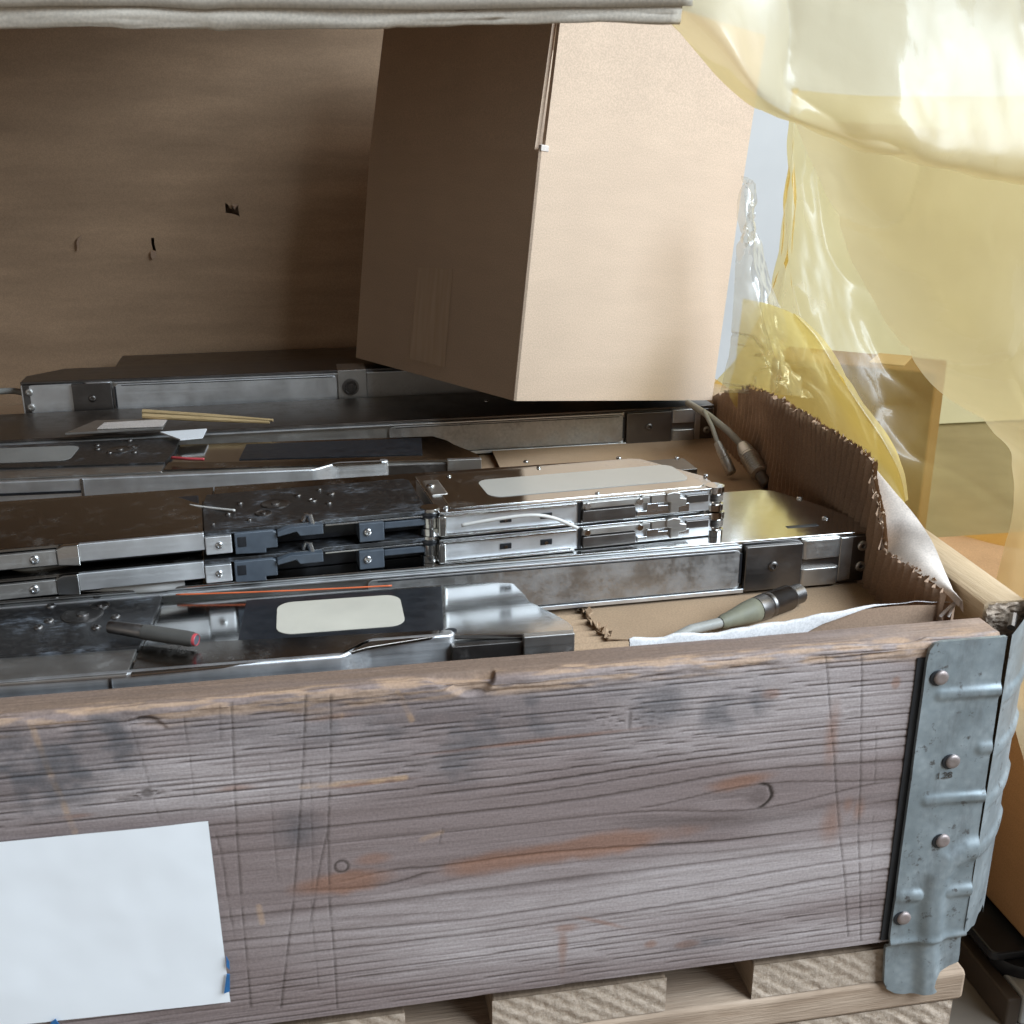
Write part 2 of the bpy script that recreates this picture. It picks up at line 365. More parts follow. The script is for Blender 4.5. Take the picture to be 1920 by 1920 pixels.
for k, (a, b) in enumerate(((P(925, 1880, Y=.002)[0], P(1255, 1825, Y=.002)[0]), (P(1420, 1800, Y=.002)[0], -.012), (-.62, P(760, 1900, Y=.002)[0]))):
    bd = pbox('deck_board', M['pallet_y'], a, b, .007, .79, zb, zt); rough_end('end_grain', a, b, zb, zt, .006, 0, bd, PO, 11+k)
pbox('cross_board', M['pallet'], -1.15, .012, .004, .092, -.056, zb-.0005, bevel=.003)
pbox('cross_board', M['pallet'], -1.15, .012, .70, .79, -.056, zb-.0005)
for k, (a, b) in enumerate(((-.165, .006), (-.66, -.50))):
    bl = pbox('block', M['pallet'], a, b, .007, .09, -.134, -.0565); rough_end('end_grain', a, b, -.134, -.0565, .006, 0, bl, PO, 31+k, .0024)
pbox('bottom_board', M['pallet'], -1.15, .012, -.002, .095, -.156, -.1345)
MB().prismy([(.006, -.052), (.030, -.047), (.034, -.020), (.024, .004), (.012, .012), (.004, .004)], .05, .20).build('deck_board', M['pallet'], None, .003).parent = pal
o = [c for c in pal.children if c.name.startswith('deck_board')][-1]; o.location = tuple(-PO)

# ------------------------------------------------------------------ wooden collar (crate frame) with its corner hinge
collar = tag(empty('pallet_collar', (0, 0, 0)), 'weathered grey wooden crate frame with a galvanised steel corner hinge', 'crate')
def bpx(pts): return [P(a, b, Y=0)[[0, 2]] for a, b in pts]
xs = np.concatenate([np.linspace(-1.19, -.60, 90)[:-1], np.linspace(-.60, -.004, 790)]); ts = np.linspace(0, .215, 300)
X, T = np.meshgrid(xs, ts)
mid = sstep(.03, .065, T)*(1-sstep(.125, .15, T))
knots = [(1420, 1493, .011), (640, 1625, .006), (275, 1487, .0015), (705, 1648, .006), (1180, 1350, .003)]
warp = (.002+.015*mid)*(fbm(X*2.4+3, T*11, 5, 3)-.5)*2 + .0025*.5*(fbm(X*14, T*40, 9, 3)-.5) - .006*X
for kx, ky, R_ in knots:
    k = P(kx, ky, Y=0); d2 = ((X-k[0])/2.6)**2+(T-k[2])**2
    warp += np.where(T > k[2], -1, 1)*R_*.9*np.exp(-d2/(1.6*R_)**2)
dens_t = np.linspace(-.05, .27, 600); dens = 75+250*sstep(.118, .155, dens_t)+190*(1-sstep(.02, .06, dens_t))
cum = np.concatenate([[0], np.cumsum((dens[1:]+dens[:-1])/2*np.diff(dens_t))])
r = np.interp(T+warp, dens_t, cum); idx = np.floor(r); fr = r-idx
hsh = lambda s: (np.sin(idx*12.9898+s)*43758.5453) % 1
stg = (.35+.65*hsh(1))*sstep(.12, .5, vnoise(X*9+idx*7.3, idx*1.7, 3)*.8+hsh(2)*.35)
wid = .62+.22*hsh(3)
late = 1.5*sstep(wid, .95, fr)*(1-sstep(.955, 1, fr))*stg*(1-.2*mid)
r2 = r*2.7+1.3*fbm(X*5, T*60, 77, 2); i2 = np.floor(r2); late = np.maximum(late, .55*sstep(.55, .9, r2-i2)*(1-sstep(.92, 1, r2-i2))*((np.sin(i2*78.233)*43758.5) % 1)*sstep(.3, .6, vnoise(X*4.5+i2*3.1, i2*.77, 8)))
late = np.clip(late+.5*mid*sstep(.58, .72, fbm(X*5+2, (T+warp)*60, 21, 3))*sstep(.45, .6, fbm(X*7, T*30, 33, 2)), 0, 1)
tone = np.clip(.42+(fbm(X*7, T*34, 41, 4)-.5)*2.4+.5*sstep(-.38, -.03, X)-.22, 0, 1)
stain = np.zeros_like(X); rust = np.zeros_like(X); cut = np.zeros_like(X); fresh = np.zeros_like(X)
def ell(px, py, rx, ry, soft=.6, tilt=0):
    c = P(px, py, Y=0); s = 1/2850.0; dx, dz = X-c[0], T-c[2]; dz = dz-tilt*dx
    d = np.sqrt((dx/(rx*s))**2+(dz/(ry*s))**2); return 1-sstep(1-soft, 1+soft*.3, d+.55*(fbm(X*70, T*70, 55, 3)-.5))
smear = sstep(.38, .62, vnoise(X*75+T*25, T*8, 61)*.6+fbm(X*130, T*160, 62, 2)*.4)
for e in ((60, 1450, 170, 95, .9), (190, 1400, 90, 80, .5, 0.6), (960, 1345, 85, 60), (1075, 1340, 55, 65), (880, 1390, 60, 50, 1), (1010, 1330, 150, 50, 1), (1380, 1330, 70, 42),
          (1240, 1320, 60, 55, 1), (700, 1350, 150, 60, 1.2), (850, 1440, 50, 50, 1), (560, 1560, 40, 40, 1), (1310, 1770, 60, 14, 1), (1150, 1300, 330, 30, 1.2), (430, 1360, 220, 60, 1.3)):
    stain = np.maximum(stain, ell(*e)*(.4+.6*smear)*(.95 if e[0] < 250 else .75 if e[2] < 200 else .4))
stain = np.maximum(stain, .32*sstep(.105, .17, T)*(1-sstep(-.36, -.1, X))*sstep(.35, .6, fbm(X*11, T*24, 71, 3)))
stain *= (1-sstep(.192, .197, T))
for e in ((640, 1655, 85, 22, .5, .03), (700, 1610, 34, 12, .7), (1060, 1595, 215, 24, .5, .06), (1390, 1465, 60, 14, .7, .1), (700, 1468, 70, 4, .6, .02), (620, 1345, 40, 6, .8, .05),
          (1062, 1740, 22, 9, .7), (1055, 1780, 9, 50, .8), (1000, 1390, 190, 4, .8, .03), (1560, 1380, 14, 70, .9), (1560, 1540, 20, 45, 1), (1610, 1520, 12, 25, 1), (1445, 1302, 18, 10), (1680, 1280, 8, 12, .5),
          (145, 1530, 28, 5, .8), (440, 1478, 34, 5, .7), (1220, 1770, 12, 9), (1290, 1770, 24, 8), (1590, 1510, 12, 20, 1), (1130, 1730, 50, 5, .8, -.4)):
    rust = np.maximum(rust, ell(*e)*(.85 if e[2] > 50 else .6))
def poly_d(pts):
    pts = bpx(pts); d = np.full_like(X, 9.0)
    for a, b in zip(pts[:-1], pts[1:]):
        m = (X > min(a[0], b[0])-.006) & (X < max(a[0], b[0])+.006) & (T > min(a[1], b[1])-.006) & (T < max(a[1], b[1])+.006)
        if not m.any(): continue
        ab = b-a; t_ = np.clip(((X[m]-a[0])*ab[0]+(T[m]-a[1])*ab[1])/(ab@ab), 0, 1)
        d[m] = np.minimum(d[m], np.hypot(X[m]-a[0]-t_*ab[0], T[m]-a[1]-t_*ab[1]))
    return d
brk = sstep(.28, .42, vnoise(X*0+7, T*220, 81)*.7+vnoise(X*40, T*60, 82)*.3)
for pts, w_, a_ in (([(573, 1300), (569, 1420), (560, 1560), (549, 1700), (531, 1850), (527, 1890)], .00075, 1), ([(620, 1300), (620, 1420), (615, 1560), (618, 1700), (628, 1800), (632, 1890)], .0007, .95),
                    ([(434, 1315), (440, 1480), (446, 1600), (455, 1720), (463, 1800), (470, 1890)], .0007, .95), ([(617, 1545), (600, 1620), (589, 1690), (580, 1740)], .0007, .9),
                    ([(404, 1560), (415, 1600), (428, 1690), (440, 1760)], .0006, .8), ([(582, 1440), (586, 1600), (584, 1700), (597, 1850)], .0005, .6),
                    ([(345, 1345), (356, 1420), (365, 1500)], .0006, .6), ([(240, 1345), (265, 1420), (300, 1540)], .0006, .5), ([(412, 1320), (414, 1390)], .0008, .5),
                    ([(1549, 1228), (1556, 1330), (1564, 1420), (1568, 1490), (1575, 1570), (1584, 1650), (1590, 1755)], .0007, .95),
                    ([(1616, 1225), (1615, 1340), (1613, 1480), (1609, 1560), (1612, 1640), (1614, 1765)], .0007, .95), ([(1643, 1362), (1640, 1470)], .0005, .7), ([(1637, 1530), (1632, 1720)], .0005, .5),
                    ([(505, 1430), (512, 1550), (522, 1650)], .0005, .5), ([(1182, 1335), (1180, 1365)], .0012, .9), ([(830, 1553), (823, 1585)], .0006, .7), ([(220, 1500), (262, 1497)], .001, .9)):
    d = poly_d(pts); cut = np.maximum(cut, (1-sstep(w_*.25, w_*1.15, d))*a_*.52*(.4+.6*brk))
for pts, a_ in (([(55, 1350), (90, 1440), (120, 1510), (140, 1560)], .6), ([(745, 1295), (772, 1350)], .8), ([(565, 1474), (700, 1466), (760, 1458)], .9), ([(790, 1575), (828, 1560)], .4), ([(575, 1348), (640, 1342)], .6), ([(485, 1700), (492, 1730)], .5)):
    fresh = np.maximum(fresh, (1-sstep(.0007, .0022, poly_d(pts)))*a_*(.3+.7*sstep(.35, .6, fbm(X*150, T*200, 90, 2))))
k = P(1420, 1493, Y=0); dk = np.hypot((X-k[0])/1.15, T-k[2])                       # the large knot
cut = np.maximum(cut, (1-sstep(.0003, .0012, np.abs(dk-.0072-.0015*(fbm(X*200, T*200, 3, 2)-.5))))*sstep(-.2, .5, (X-k[0])/.007)*.95)
late = np.maximum(late, (1-sstep(.002, .010, dk))*.45); 
k = P(640, 1625, Y=0); dk2 = np.hypot(X-k[0], T-k[2]); cut = np.maximum(cut, (1-sstep(.0003, .001, np.abs(dk2-.0034)))*.7); rust *= (1-.9*(1-sstep(.003, .005, dk2)))
k = P(275, 1487, Y=0); dk3 = np.hypot(X-k[0], T-k[2]); cut = np.maximum(cut, (1-sstep(.0015, .004, dk3))*.55)
edge_n = fbm(X*30, T*300, 101, 4)
band = sstep(.181, .189, T+.008*(edge_n-.5))*(1-sstep(.1985, .203, T+.006*(fbm(X*45, T*90, 102, 3)-.5)))
fresh = np.maximum(fresh, band*(.08+.62*sstep(.42, .62, fbm(X*55, T*420, 103, 3))))
kr = P(1700, 1180, Z=.195); fresh = np.maximum(fresh, .95*np.exp(-((X-kr[0]-.01)/.035)**2)*sstep(.1955, .199, T)*(1-sstep(.2, .213, T))*sstep(.38, .55, fbm(X*60, T*260, 104, 3)))
fresh = np.maximum(fresh, .5*sstep(-.09, -.02, X)*sstep(.197, .2, T)*(.4+.6*edge_n))
topm = sstep(.195, .2005, T+.004*(edge_n-.5))*(.72+.28*sstep(.3, .6, fbm(X*12, T*130, 105, 3)))*(1-.35*sstep(-.30, -.06, X))
a_ = np.clip((T-.191)/.0079, 0, 1)*math.pi/2
Yb = np.where(T < .191, 0, np.where(T < .1989, .005*(1-np.cos(a_)), .005+(T-.1989)))
Zb = np.where(T < .191, T, np.where(T < .1989, .19+.005*np.sin(a_), .195))
rec = .0006*late+.0005*cut+.0006*(fbm(X*20, T*180, 111, 3)-.5)
chip = band*.0022*(fbm(X*70, T*250, 112, 3)-.45)+.0035*band*sstep(.66, .75, vnoise(X*38, T*40, 113))
rec = rec+chip
Yb = Yb+rec*np.cos(a_); Zb = Zb-rec*np.sin(a_)
Yb = np.minimum(Yb, .0211)
x0, x1 = -1.19, -.004
me = grid_mesh('front_board', np.stack([X, Yb, Zb], -1), dict(late=late, stain=stain, rust=rust, cut=cut, fresh=np.clip(fresh, 0, 1), tone=tone, topm=topm),
               ([(x0, .001, 0), (x1, .001, 0), (x1, .0211, 0), (x0, .0211, 0), (x0, .0211, .1945), (x1, .0211, .1945), (x0, .003, .192), (x1, .003, .192)], [(0, 3, 2, 1), (3, 4, 5, 2), (0, 6, 4, 3), (1, 2, 5, 7)]))
finish(me, 'board', M['board'], collar, 0, 60)
# side board, swung a little outwards on its hinge
sb = MB(); ang = .05; d_ = np.array([math.sin(ang), math.cos(ang)]); n_ = np.array([d_[1], -d_[0]]); c0 = np.array([.004, .030])
ny = 60
Vt = []
for i in range(ny):
    s_ = .78*i/(ny-1); c = c0+d_*s_
    Vt.append([(*(c), -.0), (*(c), .1985), (*(c+n_*.002), .200), (*(c+n_*.024), .200), (*(c+n_*.026), .1985), (*(c+n_*.026), 0.)])
me = grid_mesh('board', np.array(Vt), None, ([Vt[0][j] for j in range(6)]+[Vt[-1][j] for j in range(6)], [tuple(range(6)), tuple(range(11, 5, -1))]))
side_board = finish(me, 'board', M['side_wood'], collar, 0, 50)
Xg, Zg = np.meshgrid(np.linspace(0, 1, 30), np.linspace(0, 1, 30))                  # frayed end of the side board
me = grid_mesh('end_grain', np.stack([c0[0]+n_[0]*.026*Xg-d_[0]*(.001+.005*fbm(Xg*8, Zg*20, 5, 3)), c0[1]+n_[1]*.026*Xg-d_[1]*(.001+.005*fbm(Xg*8, Zg*20, 5, 3)), .177+Zg*.0233], -1))
finish(me, 'end_grain', M['endgrain'], side_board, 0, 180)
pb = MB().box(-1.19, .10, .79, .81, 0, .195).build('board', M['pallet'], collar, .002)
MB().box(-1.21, -1.191, .0, .81, 0, .195).build('board', M['pallet_y'], collar, .002)
# hinge: front leaf
hp = lambda pts: np.array([P(a, b, Y=-.003)[[0, 2]] for a, b in pts])
lf = hp([(1768, 1203), (1752, 1208), (1743, 1220), (1738, 1240), (1703, 1500), (1668, 1755), (1664, 1850), (1669, 1864), (1684, 1872), (1700, 1873)])
rt = hp([(1888, 1190), (1816, 1680), (1806, 1796), (1803, 1812), (1786, 1819), (1768, 1830), (1757, 1844), (1754, 1854), (1760, 1864)])
zt_, zb_ = lf[0][1], lf[-1][1]
nr, nc = 420, 90; zz = np.linspace(zt_, zb_, nr)
xl = np.interp(-zz, -lf[:, 1], lf[:, 0]); xr = np.interp(-zz, -rt[:, 1], rt[:, 0])
fcol = np.linspace(0, 1, nc); HX = xl[:, None]*(1-fcol)+xr[:, None]*fcol; HZ = np.repeat(zz[:, None], nc, 1)
def seg_d(HX, HZ, pts):
    d = np.full_like(HX, 9.0); pts = hp(pts)
    for a, b in zip(pts[:-1], pts[1:]):
        ab = b-a; t_ = np.clip(((HX-a[0])*ab[0]+(HZ-a[1])*ab[1])/(ab@ab), 0, 1); d = np.minimum(d, np.hypot(HX-a[0]-t_*ab[0], HZ-a[1]-t_*ab[1]))
    return d
hd = np.zeros_like(HX)
for pts, w_, h_ in (([(1765, 1302), (1900, 1290)], .0034, .0024), ([(1840, 1402), (1890, 1396)], .0036, .0026), ([(1738, 1500), (1870, 1488)], .0034, .0024),
                    ([(1850, 1585), (1812, 1592), (1780, 1612), (1758, 1640), (1748, 1675), (1745, 1720), (1743, 1880)], .0070, .0034), ([(1690, 1680), (1720, 1677)], .004, .0022), ([(1770, 1672), (1830, 1664)], .004, .0026)):
    tp_ = (.45+.55*sstep(hp(pts)[0][0], hp(pts)[1][0], HX)) if len(pts) == 2 else 1
    hd = np.maximum(hd, h_*tp_*np.exp(-(seg_d(HX, HZ, pts)/w_)**3))
hd += -.0045*sstep(.002, -.006, HZ)+.0012*np.exp(-((HZ-.001)/.003)**2)
hd += .0009*(fbm(HX*45, HZ*30, 7, 4)-.5)
HV = np.stack([HX, -.0035-hd, HZ], -1)
back = HV.copy(); back[..., 1] += .0022
n2 = nr*nc
ring = list(range(nc))+[i*nc+nc-1 for i in range(1, nr)]+[(nr-1)*nc+j for j in range(nc-2, -1, -1)]+[i*nc for i in range(nr-2, 0, -1)]
hb = MB(); fv = HV.reshape(-1, 3); bv = back.reshape(-1, 3)
rim_v = [fv[i] for i in ring]+[bv[i] for i in ring]; m_ = len(ring)
me = grid_mesh('hinge', HV, None, (rim_v, [(i, (i+1) % m_, m_+(i+1) % m_, m_+i) for i in range(m_)]))
hinge = finish(me, 'hinge', M['galv'], collar, 0, 50)
MB().box(-.052, -.006, -.0008, .0002, .002, .185).build('backing_strip', M['blackplastic'], hinge)
for px, py in ((1766, 1272), (1788, 1429), (1769, 1578), (1696, 1723)):
    c = P(px, py, Y=-.005); MB().lathe((c[0], -.0036, c[2]), (c[0], -.0080, c[2]), [(0, .0042), (.0012, .0042), (.0019, .0036), (.0021, .0022), (.0019, .0004)], 20).build('rivet', M['rivet'], hinge, 0, 50)
    MB().lathe((c[0]-.0016, -.0030, c[2]-.0003), (c[0]-.0016, -.0042, c[2]-.0003), [(0, .0046), (.0010, .0046), (.0012, .0042)], 20).build('rivet_disc', M['blackplastic'], hinge, 0, 50)  # dark disc set off to the left behind each rivet
tc_ = bpy.data.curves.new('stamp', 'FONT'); tc_.body = '1.28'; tc_.size = .0058; tc_.extrude = .00015
_t = bpy.data.objects.new('stamp_text', tc_); to = bpy.data.objects.new('stamp', bpy.data.meshes.new_from_object(_t)); bpy.data.objects.remove(_t); COL.objects.link(to); c = P(1754, 1461, Y=-.0038); to.location = (c[0], -.0040, c[2]); to.rotation_euler = (math.pi/2, 0, 0); to.parent = hinge
to.data.materials.append(M['darkmetal'])
# hinge: side leaf wrapping round the corner
zz2 = np.linspace(.196, -.001, 160); uu = np.linspace(0, 1, 24); U2, Z2 = np.meshgrid(uu, zz2)
rib = sum(np.exp(-((Z2-z_)/.0045)**4) for z_ in (.158, .124, .090, .058))*.0018
wv = .030*np.ones_like(zz2)
p0_, p1_ = np.array([-.0006, -.0040]), np.array([.036, .031]); nn = np.array([.79, -.61])
cx = p0_[0]+(p1_[0]-p0_[0])*U2+nn[0]*(rib*np.minimum(1, U2*5)+.0022*np.sin(U2*3.14)); cyv = p0_[1]+(p1_[1]-p0_[1])*U2+nn[1]*(rib*np.minimum(1, U2*5)+.0022*np.sin(U2*3.14))
Z2b = Z2+np.where(Z2 < .01, .008*(vnoise(U2*9, U2*0, 4)-.5)-.012*sstep(.6, 1, U2), 0)+.012*U2*sstep(.18, .196, Z2)
finish(grid_mesh('side_leaf', np.stack([cx, cyv, Z2b], -1)), 'side_leaf', M['galv'], hinge, 0, 60)
MB().tube([(.007, .008, .194), (.010, .012, .196), (.013, .016, .1975)], .0022).build('hinge_pin', M['darkmetal'], hinge)

# ------------------------------------------------------------------ paper sheet on the front board
pc = [P(*p, Y=-.0016) for p in ((-40, 1582), (390, 1540), (432, 1878), (-10, 1926))]
pu = np.linspace(0, 1, 40); A, B = np.meshgrid(pu, pu)
V = (pc[0]*((1-A)*(1-B))[..., None]+pc[1]*(A*(1-B))[..., None]+pc[2]*(A*B)[..., None]+pc[3]*((1-A)*B)[..., None])
V[..., 1] -= .0012*(fbm(A*3, B*3, 8, 3)-.3)
pap = tag(finish(grid_mesh('paper_sheet', V), 'paper_sheet', M['paper'], None, 0, 180), 'blank white paper sheet stuck low on the grey front board', 'paper')
for pts in (((424, 1792), (430, 1803), (431, 1818), (425, 1812)), ((425, 1826), (431, 1826), (431, 1858), (420, 1862)), ((96, 1916), (104, 1910), (112, 1921), (92, 1924))):
    q = [P(a, b, Y=-.0032) for a, b in pts]; MB().prismy([(p[0], p[2]) for p in q], -.0036, -.0031).build('tape_scrap', M['blue'], pap)

# ------------------------------------------------------------------ the torn carton standing inside the collar
carton = tag(empty('torn_carton', (0, 0, 0)), 'large torn brown cardboard carton lining the crate around the metal feeders', 'carton')
FZ = .165
MB().box(-1.16, -.004, .028, .776, FZ-.007, FZ-.001).build('floor_panel', M['kraft'], carton)
def sheet_with_holes(name, outer, holes, y, mat, parent, seed=0):
    bm = bmesh.new()
    for loop in [outer]+holes:
        vs = [bm.verts.new((a, y, b)) for a, b in loop]
        for i in range(len(vs)): bm.edges.new((vs[i], vs[(i+1) % len(vs)]))
    bmesh.ops.triangle_fill(bm, edges=bm.edges[:], use_beauty=True)
    bmesh.ops.subdivide_edges(bm, edges=[e for e in bm.edges if e.calc_length() > .06], cuts=3, use_grid_fill=False)
    me = bpy.data.meshes.new(name); bm.to_mesh(me); bm.free(); o = finish(me, name, mat, parent, 0, 0)
    s = o.modifiers.new('thick', 'SOLIDIFY'); s.thickness = .003; s.offset = 0; return o
YB = .780
wp = lambda pts: [tuple(P(a, b, Y=YB)[[0, 2]]) for a, b in pts]
hole1 = wp([(422, 380), (428, 384), (433, 393), (438, 385), (445, 382), (447, 393), (450, 406), (444, 403), (436, 401), (423, 399)])
hole2 = wp([(283, 446), (289, 446), (290, 458), (293, 470), (287, 469), (284, 458)])
backp = sheet_with_holes('back_panel', [(-1.165, .10), (-.0, .10), (-.0, .76), (-1.165, .76)], [hole1, hole2], YB, M['kraft_back'], carton)
MB().box(-1.165, -.0, YB+.016, YB+.019, .2, .76).build('added_back_layer', M['kraft_dark'], carton)  # added unseen layer that shuts outside light out of the holes
for pts, nm in (([(435, 383), (440, 393), (446, 383)], 'torn_flap'), ([(283, 471), (291, 471), (293, 481), (286, 486), (283, 480)], 'torn_flap'), ([(146, 447), (153, 441), (148, 452), (146, 470), (144, 455)], 'torn_flap')):
    q = [P(a, b, Y=YB-.004) for a, b in pts]; MB().prismy([(p[0], p[2]) for p in q], YB-.0055, YB-.003).build(nm, M['kraft_dark'], backp)
MB().box(-1.168, -1.163, .028, .776, .1, .76).build('left_panel', M['kraft'], carton)
# lip of the opened front panel with its crumpled fold, and the top
def wavy_strip(name, x0, x1, zlo, zhi, y, mat, parent, amp=.002, bulge=.004, seed=0, n=220):
    xs_ = np.linspace(x0, x1, n); ts_ = np.linspace(0, 1, 14); A, B = np.meshgrid(xs_, ts_)
    lo = zlo(xs_) if callable(zlo) else zlo*np.ones(n); hi = zhi(xs_) if callable(zhi) else zhi*np.ones(n)
    Z = lo*(1-B)+hi*B; Yv = y-bulge*np.sin(B*math.pi)+amp*(fbm(A*14, B*2.5, seed, 4)-.5)*2
    o = finish(grid_mesh(name, np.stack([A, Yv, Z], -1)), name, mat, parent, 0, 180)
    s = o.modifiers.new('thick', 'SOLIDIFY'); s.thickness = .0018; s.offset = 1; return o
lip_px = [(-60, 52), (0, 48), (150, 46), (215, 46), (240, 51), (330, 51), (390, 47), (397, 51), (560, 49), (720, 49), (745, 45), (800, 44), (1000, 41), (1130, 36), (1260, 40), (1400, 40)]
lx = [P(a, b, Y=0.0)[0] for a, b in lip_px]; lz = [P(a, b, Y=0.0)[2] for a, b in lip_px]
fx_px = [(-60, 14), (0, 14), (100, 11), (280, 12), (390, 19), (430, 15), (800, 18), (1100, 14), (1400, 10)]
gx = [P(a, b, Y=0.0)[0] for a, b in fx_px]; gz = [P(a, b, Y=0.0)[2] for a, b in fx_px]
XR = P(1275, 30, Y=0)[0]
zlo = lambda x: np.interp(x, lx, lz)+.0006*(fbm(x*90, x*0, 3, 3)-.5); zmid = lambda x: np.interp(x, gx, gz)+.0005*(fbm(x*60, x*0, 4, 3)-.5)
wavy_strip('front_lip', -1.16, XR, zlo, lambda x: zmid(x)+.0015, .001, M['lip'], carton, .0016, .0018, 1)
wavy_strip('front_lip', -1.16, XR+.004, zmid, lambda x: zmid(x)+.05, -.0025, M['lip'], carton, .002, .0025, 2)
MB().box(-1.16, XR, -.001, .003, .53, .755).build('front_panel', M['kraft'], carton)
MB().box(-1.165, -.03, -.002, .782, .756, .761).build('top_panel', M['kraft'], carton)  # unseen top, right end extended to keep the gate light off the back wall
# right wall: inner liner stripped, flutes laid bare, torn along the top
wa, wb = np.array([-.022, .029]), np.array([.028, .60]); wd = (wb-wa); wl = np.linalg.norm(wd); wd /= wl; wn = np.array([wd[1], -wd[0]])
def wallpt(px, py, off=0.0):
    d = ray(px, py); c = CAM[:2]-(wa+wn*off); t = -(c@wn)/(d[:2]@wn); p = CAM+d*t; return float((p[:2]-wa)@wd), float(p[2])
edge_px = [(1800, 1122), (1790, 1124), (1760, 1105), (1735, 1085), (1700, 1060), (1655, 1035), (1649, 1030), (1647, 985), (1643, 955), (1634, 920), (1626, 893), (1628, 870), (1618, 852), (1590, 832), (1560, 812), (1520, 786), (1480, 762), (1450, 745), (1420, 730), (1400, 723), (1385, 731), (1360, 735), (1345, 741), (1338, 744)]
ep = np.array([wallpt(*p) for p in edge_px]); es = np.maximum.accumulate(ep[:, 0]+np.arange(len(ep))*1e-5)
ns = 900; ss = np.linspace(0, es[-1], ns); ht = np.interp(ss, es, ep[:, 1])+.0035*(vnoise(ss*420, ss*0, 3)-.5)+.002*(vnoise(ss*1100, ss*0, 5)-.5)
nz = 40; tt = np.linspace(0, 1, nz); SS, TT = np.meshgrid(ss, tt)
pitch = .0095; lean = .02
Zw = (FZ-.004)*(1-TT)+ht[None, :]*TT
ph = SS/pitch+1.3*(fbm(SS*9, Zw*14, 12, 3)-.5)*2
fl = .0052*(np.abs(np.sin(math.pi*ph))-.6)*(.55+.7*fbm(SS*20, Zw*25, 15, 2))
off = fl+(Zw-FZ)*lean+.002*(fbm(SS*30, Zw*40, 18, 3)-.5)
Vw = np.stack([wa[0]+wd[0]*SS+wn[0]*off, wa[1]+wd[1]*SS+wn[1]*off, Zw], -1)
rw = finish(grid_mesh('side_panel', Vw), 'side_panel', M['kraft_dark'], carton, 0, 180)
Vo = np.stack([wa[0]+wd[0]*SS+wn[0]*(.005+(Zw-FZ)*lean), wa[1]+wd[1]*SS+wn[1]*(.005+(Zw-FZ)*lean), Zw-.0015*TT], -1)
finish(grid_mesh('outer_liner', Vo), 'outer_liner', M['kraft'], rw, 0, 180)
# torn wavy edge between the two liners: the broken flutes seen end-on
def ragged(name, path, r, mat, parent, seed=0, step=.0022, amp=.003):
    rs = np.random.RandomState(seed); mb = MB(); path = [np.array(p, float) for p in path]
    for a, b in zip(path[:-1], path[1:]):
        n = max(1, int(np.linalg.norm(b-a)/step))
        for i in range(n):
            c = a+(b-a)*((i+rs.rand())/n); q = c+rs.randn(3)*amp*.4; s = r*(.5+rs.rand())
            t1, t2 = rs.randn(3), rs.randn(3); t1 /= np.linalg.norm(t1); t2 /= np.linalg.norm(t2)
            mb.add([q, q+t1*s, q+t1*s+t2*s*.8+np.array([0, 0, s*.5]), q+t2*s*.7], [(0, 1, 2, 3)])
    o = mb.build(name, mat, parent, 0, 0); o['kind'] = 'stuff'; return o
top3 = [np.array([wa[0]+wd[0]*s+wn[0]*.0035, wa[1]+wd[1]*s+wn[1]*.0035, h-.001]) for s, h in zip(ss[::6], ht[::6])]
ragged('torn_edge', [p for p in top3 if p[1] > .10], .0017, M['kraft_box'], rw, 3, .0018, .0014)
# pale liner flap folded outwards over the corner
inner_px = [(1628, 872), (1627, 893), (1640, 950), (1650, 985), (1650, 1030), (1690, 1058), (1735, 1088), (1765, 1108), (1797, 1142)]
outer_px = [(1632, 868), (1668, 910), (1700, 948), (1722, 975), (1745, 1010), (1765, 1055), (1785, 1100), (1795, 1128), (1806, 1150)]
ip = []
for p in inner_px:
    s_, z_ = wallpt(p[0], p[1], .004); q = wa+wd*s_+wn*.004; ip.append(np.array([q[0], q[1], z_+.001]))
op = []
for i, p in enumerate(outer_px):
    s_, z_ = wallpt(p[0], p[1], .004+.023*math.sin(math.pi*min(1, i/8*.95+.05))); q = wa+wd*s_+wn*(.004+.023*math.sin(math.pi*min(1, i/8*.95+.05))); op.append(np.array([q[0], q[1], z_]))
ic, oc = np.array(crom(ip, 10)), np.array(crom(op, 10)); K = np.linspace(0, 1, 24)[:, None, None]
Vf = ic[None]*(1-K)+oc[None]*K; Vf[..., 2] += .0055*np.sin(K[..., 0]*math.pi)*np.linspace(.3, 1, len(ic))[None]+.002*(fbm(Vf[..., 0]*60, Vf[..., 1]*60, 6, 3)-.5)
fo = finish(grid_mesh('folded_flap', Vf), 'folded_flap', M['liner'], carton, 0, 180)
ragged('torn_edge', [p+np.array([-.001, 0, 0]) for p in crom(ip[:6], 6)], .0025, M['kraft_box'], fo, 8, .0018, .0016)
# torn strip along the front, white crumpled edge
fs_px = [(1180, 1196), (1230, 1192), (1300, 1186), (1360, 1180), (1420, 1170), (1490, 1160), (1560, 1146), (1640, 1134), (1700, 1129), (1760, 1128), (1792, 1127)]
fp = [P(a, b, Y=.032) for a, b in fs_px]; fc = np.array(crom(fp, 4)); K = np.linspace(0, 1, 12)[:, None]
jag = .0026*(fbm(np.arange(len(fc))*.8, np.zeros(len(fc)), 9, 3)-.5)
Vs = np.zeros((5, len(fc), 3))
for j, t_ in enumerate(np.linspace(0, 1, 5)):
    a2 = -math.pi*.15+t_*math.pi*1.15; tapr = 1-.93*sstep(.50, .78, np.linspace(0, 1, len(fc))); rr = .0019*tapr
    Vs[j] = fc; Vs[j, :, 2] += jag*tapr-.0024*tapr+.0024*tapr*math.sin(a2)+(-.006*tapr**3 if j == 0 else 0); Vs[j, :, 1] += -rr*math.cos(a2)
